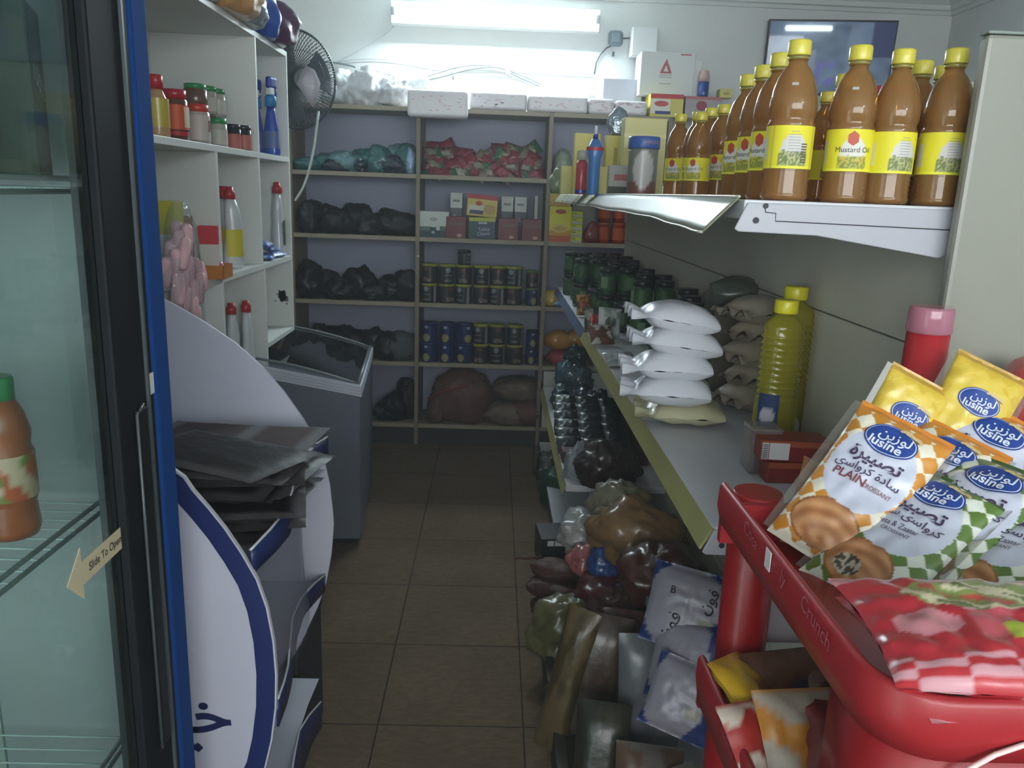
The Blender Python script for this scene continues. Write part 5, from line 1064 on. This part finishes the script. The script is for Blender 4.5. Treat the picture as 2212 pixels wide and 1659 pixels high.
heap([(1345, 880, 3.0, .08, .08, .06, '#2a2622', 'dark bag on the lower shelf under the price rail', zl), (1370, 965, 2.6, .06, .06, .07, '#8a7d4a', 'yellowish clear bag under the middle shelf rail', .45),
      (1250, 975, 3.0, .035, .05, .11, '#8d949a', 'crinkled clear bag hanging over the lower rail', .40), (1300, 960, 2.95, .1, .1, .09, '#33201e', 'dark maroon bag on the near end of the lower shelf', zl),
      (1380, 1040, 2.45, .12, .14, .11, '#8a6a44', 'clear bag of brown goods on the pile below the middle shelf', .38), (1340, 1010, 2.6, .09, .09, .09, '#7d7864', 'clear bag of pale goods high on the pile below the middle shelf', .43),
      (1440, 1100, 2.15, .11, .12, .1, '#4c2a20', 'reddish brown bag below the middle shelf', .38), (1270, 1080, 2.75, .1, .09, .08, '#a3a3a0', 'pale clear bag with a wrinkled top on the pile', .27),
      (1300, 1110, 2.65, .1, .08, .07, '#8d8c88', 'pale bag beside the black box in the pile', .2), (1470, 1150, 2.05, .07, .08, .08, '#6f7a7c', 'grey clear bag under the near end of the middle shelf', .34),
      (1330, 1170, 2.4, .12, .11, .09, '#5c2420', 'dark red bag in the middle of the pile', .17), (1270, 1150, 2.55, .06, .06, .05, '#a3605c', 'pinkish clear bag in the middle of the pile', .27), (1310, 1150, 2.45, .05, .05, .06, '#2c4c86', 'blue bag in the middle of the pile', .3),
      (1400, 1190, 2.25, .11, .1, .1, '#5a3a1e', 'brown orange bag in the pile beside the dark red one', .2), (1225, 1265, 2.35, .09, .1, .11, '#66633f', 'yellowish white bag bulging from the pile into the aisle', .08), (1340, 1270, 2.2, .09, .1, .09, '#6c7048', 'greenish clear bag in the lower pile', .13),
      (1290, 1350, 2.05, .12, .12, .1, '#3a3e26', 'dark olive bag low in the pile', .03), (1420, 1290, 2.1, .08, .1, .1, '#1a2040', 'dark blue sack beside the white lettered pack', .2),
      (1450, 1210, 2.1, .1, .12, .1, '#30362a', 'dark green bag below the end of the middle shelf', .22), (1500, 1230, 2.0, .1, .12, .08, '#1c2340', 'navy bag below the end bracket', .22)], 'bag', 'bags piled below the middle shelf')
# items at the far floor end
heap([(1185, 990, 4.0, .05, .1, .12, '#55564e', 'grey green sack standing on the floor at the far end', .002), (1212, 1000, 3.8, .06, .1, .12, '#1d4a32', 'dark green and white sack on the floor at the far end', .002), (1225, 975, 4.1, .05, .08, .1, '#7c7c70', 'pale sack behind the dark green one', .05), (1160, 970, 4.3, .02, .06, .09, '#4c4038', 'narrow brown sack at the foot of the shelving', .002)], 'sack', 'sacks on the floor at the far end')
t = carton('black_box', 'black box with a small white label sticking into the aisle', 'box', (at(1212, 1100, Y=2.95).x, 2.98, .10), (.17, .16, .13), '#1c1f1c', (), .1)
MB().b2(-.06, .035, -.0812, -.08, .1, .122).build('label_panel', mat('print_#c9cccb', '#c9cccb', .5), t); MB().b2(-.035, -.03, -.0816, -.081, .1, .122).build('text_line', mat('barcode_ink'), t)
carton('crate', 'dark crate under the black box on the floor', 'box', (at(1230, 1150, Y=2.95).x+.02, 2.98, 0), (.18, .2, .098), '#2a2622')
BR = mat('brown_cloth', '#4f2c22', .6, bump=.6, bscale=20, var=.2, vscale=12)
bgs = ((1178, 1170, 2.78, .11, .07, .035, .13), (1180, 1195, 2.72, .12, .07, .04, .075), (1180, 1212, 2.70, .11, .08, .045, .003))
for k, (px, py, Y, rx, ry, rz, z) in enumerate(bgs):
    tag(blob(rx, ry, rz, 860+k, .2, 4, freq=1.3).build('cloth_sack', BR, None, M=TR((at(px+30, py, Y=Y).x, Y, z), (0, .1, -.15))), 'dark reddish brown sack lying into the aisle, %s of three' % ('top', 'middle', 'bottom')[k], 'sack', 'reddish brown sacks in the aisle')
tag(MB().tube([at(x, y, Y=2.72) for x, y in ((1112, 1207), (1122, 1204), (1135, 1206), (1172, 1203))], .006, 8).build('sack_string', BR), 'twisted string end of the brown sack reaching into the aisle', 'string')
# dark plinth in the front
pl_ = thing('low_platform', 'long low dark platform on the floor under the front goods', 'platform', (.45, 1.8, 0))
o = MB().b2(.203, .299, 1.15, 2.52, .0, .1).build('platform_body', mat('platform_dark', '#2f2b24', .6), pl_, .003); o.location = (-.45, -1.8, 0)
o = MB().b2(.203, .235, 1.15, 2.525, .1, .108).build('platform_edge', mat('platform_edge', '#38342c', .5), pl_, .002); o.location = (-.45, -1.8, 0)
def stand_pack(px, py, Y, w, h, t_, cols, lab, seed, rot, z, group=None): return PKT(px, py, Y, w, h, t_, cols, lab, seed, rot, 'food_pack', 'pack', group, z)
stand_pack(1225, 1460, 1.95, .1, .42, .07, ('#5a4c30', '#463a24'), 'tall yellow brown sack leaning at the edge of the dark platform', 11, (1.35, .12, -.5), .24)
stand_pack(1290, 1440, 1.95, .15, .38, .08, ('#453830', '#4e4238', '#422c20'), 'tall brown sack standing on the platform, second from the aisle', 12, (1.35, .1, -.2), .24)
stand_pack(1335, 1420, 2.0, .13, .36, .07, ('#401e1a', '#4a2822'), 'tall dark red sack standing on the platform, third from the aisle', 13, (1.4, .05, -.1), .24)
stand_pack(1405, 1460, 1.85, .17, .36, .08, ('#686a6e', '#74767c', '#626268'), 'pale grey pack with faint lines standing on the platform', 14, (1.35, 0, .0), .25)
stand_pack(1300, 1600, 1.72, .14, .3, .08, ('#2c2e22', '#3c3c2c'), 'dark olive sack near the bottom edge on the platform', 15, (1.2, .0, -.2), .16)
stand_pack(1410, 1590, 1.62, .18, .2, .09, ('#78706a', '#66503f', '#5c5634'), 'clear pack with a yellow patch near the bottom edge', 16, (1.0, .2, .1), .17)
stand_pack(1480, 1600, 1.55, .14, .2, .07, ('#706a64', '#5e4038'), 'clear pack of reddish goods near the red rack foot', 17, (1.0, -.2, .2), .16)
# white packs with dark blue print and lettering
def bluepack(px, py, Y, w, h, rot, seed, lab, txt=None, trot=0):
    def pf(u, v):
        if (u+.25)**2*1.2+(v*.8)**2 > .85+.15*nz(u*2, v*2, seed): return cc('#1c2f6a')
        if u > .15 and abs(v+.3) < .12 and seed % 2: return cc('#8a8478')
        return cc('#8f8b95')
    bm_, sf = pillow(w, h, .075, 26, 30, pf, seed, .003); p = at(px, py, Y=Y)
    t = bm_.build('lettered_pack', VC, None, M=TR(p, rot)); tag(t, lab, 'pack')
    if txt:
        for tx, x, y, s_, r_ in txt: drape(tx, s_, lambda a, b: sf(x+a, y+b, .0015), mat('ink_black', '#2a2628', .5), t, 'lettering', r_, .0004)
FUN = '\uFEE5\uFEEE\uFED3'
bluepack(1500, 1320, 1.78, .24, .2, (1.05, .1, -.35), 21, 'white pack with dark lettering and a navy rim beside the red post', ((FUN, -.05, -.05, .045, 1.2), (FUN, .03, .03, .04, 1.2), ('B', -.06, .035, .026, 0)))
bluepack(1490, 1430, 1.70, .2, .2, (1.0, -.1, -.6), 22, 'white pack with faint print and navy corners under the lettered one')
bluepack(1478, 1510, 1.62, .17, .17, (1.0, .2, -.4), 23, 'navy and white pack with round shapes low beside the red post')
# ------------------------------------------------------------------ red rack in the foreground
RP = mat('rack_red', '#8a1418', .38, coat=.35, var=.06, vscale=6); RP2 = mat('rack_red_rim', '#982228', .42, coat=.2, var=.08, vscale=12)
RX, RY1, RY0, RZ = .298, .955, .50, 1.19
pp = at(1638, 1062, Y=.975); zr = at(1600, 1075, X=RX).z
rk = thing('wire_rack', 'red display rack with tray shelves and round posts in the right foreground', 'rack', (.6, .75, 0))
rk.name = 'display_rack'
def RK(o): o.location = (-.6, -.75, 0); return o
prx = .033
RK(MB().lathe([(prx, 0), (prx, pp.z-.004), (prx*.93, pp.z)], 32, M=TR((pp.x, .975, 0))).build('post', RP, rk))
q = at(2010, 690, Y=1.095); r2 = .0285; print('zr', zr, 'rim', RX)
RK(MB().lathe([(r2, 0), (r2, at(2010, 716, Y=1.095).z)], 32, M=TR((q.x, 1.095, 0))).build('post', mat('post_red', '#a3242a', .35, coat=.3), rk))
zt_ = at(2012, 662, Y=1.095).z; zb_ = at(2010, 718, Y=1.095).z
RK(MB().lathe([(r2*1.02, zb_), (r2*1.06, zb_+.002), (r2*1.03, zt_-.004), (r2*.98, zt_)], 32, M=TR((q.x, 1.095, 0))).build('clear_cap', thin('pink_cap', '#e0b0c0', .45, .1, '#c98a9c'), rk))
RK(MB().lathe([(prx, 0), (prx, zr-.02)], 28, M=TR((.95, .48, 0))).build('post', RP, rk))
def tray(zr, y0, y1, x0, x1, hgt, wr=.018, apron=0):
    # sloping left rim, back rim, near face with rounded corner
    rc = .05
    def cx(i): a = math.pi/2*i/8; return (x0+rc-rc*math.cos(a), y0+rc-rc*math.sin(a))
    path = [(x0, y1)]+[(x0, y1-(y1-y0-rc)*k/8) for k in range(1, 8)]+[cx(i) for i in range(9)]+[(x0+rc+(x1-x0-rc)*k/6, y0) for k in range(1, 7)]
    n_ = len(path); mb = MB(); prof = [(0, 0), (-.004, .0), (-.007, -.005), (-.008, -.03), (-.002, -hgt), (.006, -hgt), (.004, -.03), (.004, -.004)]
    vs = []
    for i, (x, y) in enumerate(path):
        a = Vector(path[max(0, i-1)]); b = Vector(path[min(n_-1, i+1)]); t_ = (b-a).normalized(); nn = Vector((t_.y, -t_.x))
        if nn.dot(Vector((x-(x0+.3), y-(y0+y1)/2))) < 0: nn = -nn
        for o_, z_ in prof: vs.append((x-nn.x*o_, y-nn.y*o_, zr+z_))
    m_ = len(prof); fs = [(i*m_+j, i*m_+(j+1) % m_, (i+1)*m_+(j+1) % m_, (i+1)*m_+j) for i in range(n_-1) for j in range(m_)]
    mb.add(vs, fs); o = RK(mb.build('tray_rim', RP2, rk))
    if apron:
        ap = MB(); vs = []; sel = path[7:]
        for i, (x, y) in enumerate(sel):
            for o_ in (0, .006):
                nx_, ny_ = (1, 0) if y > y0+rc else ((x0+rc-x)/rc, (y0+rc-y)/rc) if x < x0+rc else (0, 1)
                if y > y0+rc: nx_, ny_ = 1, 0
                ix = x+(o_+.002)*abs(nx_); iy = y+(o_+.002)*abs(ny_)
                vs += [(ix, iy, zr-.03), (ix, iy, zr-apron)]
        m_ = len(sel); fs = []
        for i in range(m_-1):
            a = 4*i; b = 4*(i+1); fs += [(a, b, b+1, a+1), (a+2, a+3, b+3, b+2), (a+1, b+1, b+3, a+3), (a, a+2, b+2, b)]
        fs += [(0, 1, 3, 2), (4*m_-4, 4*m_-2, 4*m_-1, 4*m_-3)]
        RK(ap.add(vs, fs).build('front_apron', RP, rk))
    fd = max(hgt, .082); RK(MB().b2(x0+.022, x1, y0+.022, y1, zr-fd, zr-fd+.006).build('tray_floor', RP, rk)); RK(MB().b2(x0, x1, y1, y1+.012, zr-fd, zr-.03).build('tray_back', RP2, rk))
    return o
tr1 = tray(zr-.004, .50, .932, RX, .96, .054, apron=.3)
zr2 = at(1551, 1485, X=RX).z
tr2 = tray(zr2, .50, .95, RX, .96, .07)
tr3 = tray(zr2-.33, .50, .95, RX, .96, .07)
RK(MB().b2(.37, .96, .985, .992, zr2+.0, zr-.09).build('inner_panel', mat('rack_panel', '#a39aa0', .5), rk))
RK(MB().b2(.33, .92, .5, .94, 0, .06).build('base', RP, rk))
# scribbles on the rims
for tr_, z_ in ((tr1, zr+.002), (tr2, zr2)):
    for k, (s_, y_) in enumerate((('Coca', .80), ('ly', .70), ('Com', .62))):
        drape('Crunch' if k == 2 else s_, .022, lambda a, b: (RX-.0088, y_-a, z_-.018+b), mat('rim_script', '#b05860', .5), tr_, 'lettering', -.1, 0)
MB().b2(RX-.0095, RX-.0085, .735, .75, zr-.027, zr-.006).build('white_chip', mat('print_#cfc8ca', '#cfc8ca', .5), tr1)
MB().tube([at(x, y, Y=.4895) for x, y in ((2050, 1700), (2095, 1660), (2150, 1630), (2212, 1609), (2290, 1592))], .0022, 6).build('white_arc', mat('arc_white', '#d8c0bc', .4), tr1)
# ---- croissant packs
CRW, CRH = .098, .178
def oval(u, v, cu, cv, ru, rv): return ((u-cu)/ru)**2+((v-cv)/rv)**2
def crois(kind, seed):
    A = {'plain': ('#c8862c', '#e3dcc8'), 'green': ('#5e7a34', '#dde0d4'), 'yellow': ('#cfae3a', '#d8bc4a')}[kind]
    def f(u, v):
        if v > .89: return cc({'plain': '#cc7f2e', 'green': '#3f5a30', 'yellow': '#b8923a'}[kind])
        if v < -.95: return cc('#c9c0b0')
        x, y = u*.5, v*.9
        # shield of white
        d = oval(u, v, 0, .17, .86, .55)
        cr = oval(u, v, -.12, -.62, .72, .29)
        if cr < 1 and not (d < .9):
            a = math.atan2((v+.80)/.4, u+.05); s = math.sin(math.hypot(u+.05, (v+.82)/.42)*17+a*.8)*.5+.5
            base = (.78-.13*s, .57-.15*s, .39-.14*s)
            if kind == 'green' and oval(u, v, -.25, -.70, .28, .12) < 1: base = (.30, .24, .18) if nz(u*14, v*14, 2) > 0 else (.72, .68, .6)
            if cr > .86: base = (.58, .36, .2)
            return (*lin(base), 1)
        if d < 1: return cc('#c3c6d6') if kind != 'yellow' else cc(A[1])
        if kind == 'green' and oval(u, v, -.75, -.55, .18, .12) < 1: return cc('#4e8a62')
        q = (math.floor(x*4.6+y*4.6+50)+math.floor(x*4.6-y*4.6+50)) % 2
        return cc(A[0]) if q else cc(A[1])
    return f
CF = mat('croissant_film', vc=True, rough=.36, coat=.55, bump=.22, bscale=22)
NAVYO = mat('logo_blue', '#24428c', .45); WHO = mat('logo_white', '#d3d8e4', .5); TAN = mat('logo_tan', '#cbb384', .5); INKP = mat('ink_purple', '#4a3c58', .5); INKR = mat('ink_brown', '#7a3c44', .5)
LUZ = '\uFEE6\uFEF3\uFEAF\uFEEE\uFEDF'; TAS = '\uFE93\uFEAE\uFEF4\uFE92\uFEBC\uFE97'; SAD = '\uFE93\uFEA9\uFE8E\uFEB3'; KRW = '\uFEEF\uFEB3\uFE8D\uFEED\uFEAE\uFEDB'
CK = {}
def croissant(kind):
    mb, sf = pillow(CRW, CRH, .036, 84, 130, crois(kind, 3), {'plain': 3, 'green': 5, 'yellow': 8}[kind], .0022, .055)
    t = bpy.data.objects.new('croissant_pack', None); COL.objects.link(t)
    body = mb.build('printed_wrapper', CF, t)
    cy = .054 if kind != 'yellow' else .03
    def ell(rx, ry, off, m, nm, n_=40):
        mb = MB(); vs = []
        for r in range(1, 7):
            vs += [sf(rx*r/6*math.cos(2*math.pi*i/n_), cy+ry*r/6*math.sin(2*math.pi*i/n_), off) for i in range(n_)]
        vs.append(sf(0, cy, off)); fs = [(r*n_+i, r*n_+(i+1) % n_, (r+1)*n_+(i+1) % n_, (r+1)*n_+i) for r in range(5) for i in range(n_)]+[(i, (i+1) % n_, 6*n_) for i in range(n_)]
        return mb.add(vs, fs).build(nm, m, body)
    ell(.0265, .0180, .0010, NAVYO, 'logo_rim'); ell(.0250, .0166, .0014, WHO, 'logo_ring'); ell(.0241, .0159, .0018, NAVYO, 'logo_oval')
    drape(LUZ, .0155, lambda a, b: sf(a+.003, cy+.0045+b, .0024), WHO, body, 'lettering', 0, .0002, 1.0)
    drape('lusine', .0140, lambda a, b: sf(a-.002, cy-.0075+b, .0024), WHO, body, 'lettering', 0, .0003, 1.05)
    for k in range(4):
        lx, ly, a = .006+.0055*k, cy+.0165-.0008*k, .5-.35*k; mb = MB(); vs = []
        for i in range(12):
            ex, ey = .0045*math.cos(2*math.pi*i/12), .0021*math.sin(2*math.pi*i/12); vs.append(sf(lx+ex*math.cos(a)-ey*math.sin(a), ly+ex*math.sin(a)+ey*math.cos(a), .0028))
        mb.add(vs, [tuple(range(12))], None, False).build('wheat_leaf', TAN, body)
    if kind != 'yellow':
        drape(TAS, .019, lambda a, b: sf(a, .0275+b, .0014), INKP, body, 'lettering', 0, .0005)
        drape(KRW+' '+SAD if kind == 'plain' else SAD+' '+KRW, .0125, lambda a, b: sf(a, .0120+b, .0014), INKP, body, 'lettering', 0, .0001)
        if kind == 'plain': drape('PLAIN', .0125, lambda a, b: sf(a-.012, -.0005+b, .0014), INKR, body, 'lettering', 0, .0002); drape('CROISSANT', .0068, lambda a, b: sf(a+.0165, -.0015+b, .0014), INKR, body, 'lettering', 0, 0, .8)
        else: drape('Feta & Zaatar', .0085, lambda a, b: sf(a-.002, -.001+b, .0014), INKP, body, 'lettering', .08, 0, .85); drape('CROISSANT', .006, lambda a, b: sf(a, -.009+b, .0014), INKP, body, 'lettering', .05, 0, .9)
    # clear side fins of the wrapper
    fin = MB(); fin.b2(-CRW/2-.007, -CRW/2+.002, -CRH/2+.004, CRH/2-.004, -.0006, .0002); fin.b2(CRW/2-.002, CRW/2+.005, -CRH/2+.004, CRH/2-.004, -.0006, .0002)
    fin.build('clear_fin', thin('fin_film', '#f0f0ee', .9, .1, '#b9b4aa'), t)
    return t
def put_cr(kind, bot, top, right, label, s=None):
    b_, t_ = at(bot[0], bot[1], Y=bot[2]), at(top[0], top[1], Y=top[2]); c = (b_+t_)/2; y = (t_-b_).normalized()
    r_ = at(right[0], right[1], Y=right[2]) - c; x = (r_-y*r_.dot(y)).normalized(); z = x.cross(y)
    M_ = Matrix(((x.x, y.x, z.x, c.x), (x.y, y.y, z.y, c.y), (x.z, y.z, z.z, c.z), (0, 0, 0, 1))) @ Matrix.Scale(s or (t_-b_).length/CRH, 4)
    if kind not in CK:
        t = CK[kind] = croissant(kind); t.matrix_basis = M_; tag(t, label, 'packet', 'wrapped croissants on the red rack')
    else: t = dup(CK[kind], M_, label)
    return t
put_cr('yellow', (1860, 1060, .985), (2000, 818, 1.015), (2010, 980, .99), 'yellow wrapped pack standing behind the plain croissant pack')
put_cr('yellow', (2010, 1040, .975), (2150, 790, 1.015), (2150, 950, .98), 'yellow wrapped pack at the back right with a glossy highlight')
put_cr('plain', (1985, 1160, .91), (2190, 900, .985), (2170, 1090, .91), 'orange topped croissant pack at the far right of the back row')
put_cr('plain', (1885, 1195, .885), (2092, 942, .955), (2080, 1120, .88), 'orange topped croissant pack half hidden in the middle of the heap')
put_cr('plain', (1750, 1205, .86), (1962, 912, .935), (1950, 1115, .86), 'plain croissant pack with an orange checked foot, leftmost in the heap')
put_cr('green', (1950, 1265, .81), (2195, 1010, .89), (2160, 1195, .80), 'green checked croissant pack at the right of the heap')
put_cr('green', (1815, 1290, .80), (2075, 1045, .88), (2040, 1225, .79), 'green checked croissant pack lying in front of the heap')
put_cr('green', (2040, 1325, .765), (2290, 1075, .85), (2280, 1270, .74), 'green checked croissant pack on edge, first of the two at the front right')
put_cr('green', (2150, 1330, .75), (2400, 1085, .83), (2380, 1280, .72), 'green checked croissant pack on edge, second of the two at the front right')
tag(blob(.05, .05, .06, 95, .2).build('red_packet', mat('soft_red_film', '#b04a48', .35, coat=.5, bump=.4), None, M=TR(at(2215, 925, Y=1.06))), 'plain red packet at the right edge of the heap', 'packet')
tag(pillow(.09, .14, .03, 14, 18, lambda u, v: cc('#a8742c') if v < 0 else cc('#8a5a34'), 61)[0].build('brown_packet', VC, None, M=frame(at(1770, 1120, Y=.955), at(1830, 1150, Y=.955), at(1830, 1050, Y=.985))), 'brown wrapped pack under the leftmost croissant pack', 'packet')
# hidden support heap under the croissants
tag(pillow(.3, .3, .02, 16, 16, lambda u, v: cc('#8a8a6a') if nz(u*3, v*3, 2) > 0 else cc('#b0a890'), 62)[0].build('snack_packet', VC, None, M=TR((.60, .78, zr-.068), (.0, 0, .0))), 'large flat pack lying beneath the croissant packs in the tray', 'packet')
# ---- bread bags
def bread(u, v):
    if oval(u, v, -.34, .42, .42, .34) < 1:
        n_ = nz(u*4.5, v*4.5, 3); return cc('#a84a3c') if n_ > .25 else (cc('#7c8a4c') if n_ > 0 else (cc('#c9c0a0') if n_ > -.25 else cc('#5f6e3c')))
    if oval(u, v, .28, -.06, .38, .26) < 1: return cc('#b9bac4') if nz(u*12, v*16, 6) > -.15 else cc('#8a90ac')
    if -.42 < u < -.15 and -.42 < v < -.14: return cc('#a3b03c')
    for k in range(3):
        d = oval(u, v, .12+.02*k, .82-.24*k, .13, .1)
        if .55 < d < 1: return cc('#b03a48')
        if d <= .55: return cc('#c98a90')
    if v < -.62:
        return cc('#c8929a') if (math.floor(u*4.5+20)+math.floor(v*9+20)) % 2 else cc('#b02c34')
    if u < -.55: return cc('#c07c84') if oval(u, v, -.75, -.1, .16, .22) < 1 or v > .8 else cc('#a62630')
    if u > .25 and v > .1: return cc('#b8ae8c')
    if v > .1: return cc('#b98a90')
    return cc('#ad2e38') if nz(u*3, v*3, 9) > 0 else cc('#b8505a')
def bread2(u, v):
    if v < -.6: return cc('#cf9aa0') if math.floor(u*5+20) % 2 else cc('#b4282e')
    return cc('#c8963c') if .1 < u and -.5 < v < -.2 else cc('#b5303a')
BF = mat('bread_film', vc=True, rough=.3, coat=.7, bump=.3, bscale=16)
bm1, _ = pillow(.34, .145, .042, 90, 60, bread, 7, .004, .03); bm2, _ = pillow(.33, .165, .036, 60, 50, bread2, 9, .004, .03)
cA = at(2060, 1425, Z=zr+.03); rA = at(2250, 1480, Z=zr+.03)
Mb = TR((RX+.172, .558, zr+.010), (.09, .0, -.05))
t = bm1.build('bread_bag', BF, None, M=Mb); tag(t, 'red checked bread bag with a salad picture lying at the front of the red rack', 'bag')
Mb2 = TR((RX+.19, .578, zr-.016), (.06, .0, .02))
tag(bm2.build('bread_bag', BF, None, M=Mb2), 'red and pink bread bag underneath the salad picture bag', 'bag')
# ---- packets on the lower tray
lw = [((1650, 1530), .86, .12, .15, ('#c9a02c', '#d6b43a', '#8a5c2c'), 'golden crisp packet at the left of the lower red tray', (.6, .3, .9)),
      ((1740, 1520), .88, .14, .14, ('#5c3a24', '#6c4a3a', '#4a3a4c'), 'brown glossy packet at the back of the lower red tray', (.7, 0, .2)),
      ((1850, 1555), .84, .12, .13, ('#55302c', '#7a5a52'), 'maroon packet at the right of the lower red tray', (.6, -.2, -.3)),
      ((1650, 1620), .78, .09, .11, ('#a3302c', '#c9b8a8', '#a83a34'), 'red and white round printed packet at the front of the lower tray', (.7, .1, .4)),
      ((1740, 1620), .76, .1, .13, ('#b5762c', '#a89a8c'), 'orange and silver packet at the front of the lower tray', (.8, 0, .1)),
      ((1830, 1640), .74, .1, .12, ('#6c2420', '#7c3a30'), 'dark red packet at the front right of the lower tray', (.7, 0, -.2))]
for i, ((px, py), Y, w, h, cols, lab, rot) in enumerate(lw): PKT(px, py, Y, w, h, .035, cols, lab, 31+i, rot)
tag(pillow(.3, .3, .06, 16, 16, lambda u, v: cc('#4c2c24'), 66)[0].build('snack_packet', VC, None, M=TR((.6, .76, zr2-.04), (0, 0, .1))), 'large dark pack beneath the crisps in the lower red tray', 'packet')
# ------------------------------------------------------------------ faint haze volume added to give the veil of a hazy lens
hz = MB().b2(XL+.001, XR-.001, YF+.05, YB-.001, .001, ZC-.001).build('haze', None)
hm = bpy.data.materials.new('added_haze'); hm.use_nodes = True; nt = hm.node_tree
for n in list(nt.nodes): nt.nodes.remove(n)
vo_ = nt.nodes.new('ShaderNodeVolumeScatter'); vo_.inputs['Color'].default_value = (.93, .98, 1, 1); vo_.inputs['Density'].default_value = HAZE; vo_.inputs['Anisotropy'].default_value = .3
ou = nt.nodes.new('ShaderNodeOutputMaterial'); nt.links.new(vo_.outputs[0], ou.inputs['Volume']); hz.data.materials.append(hm); struct(hz)
hz['label'] = 'faint haze added to the shop for a lens veil'
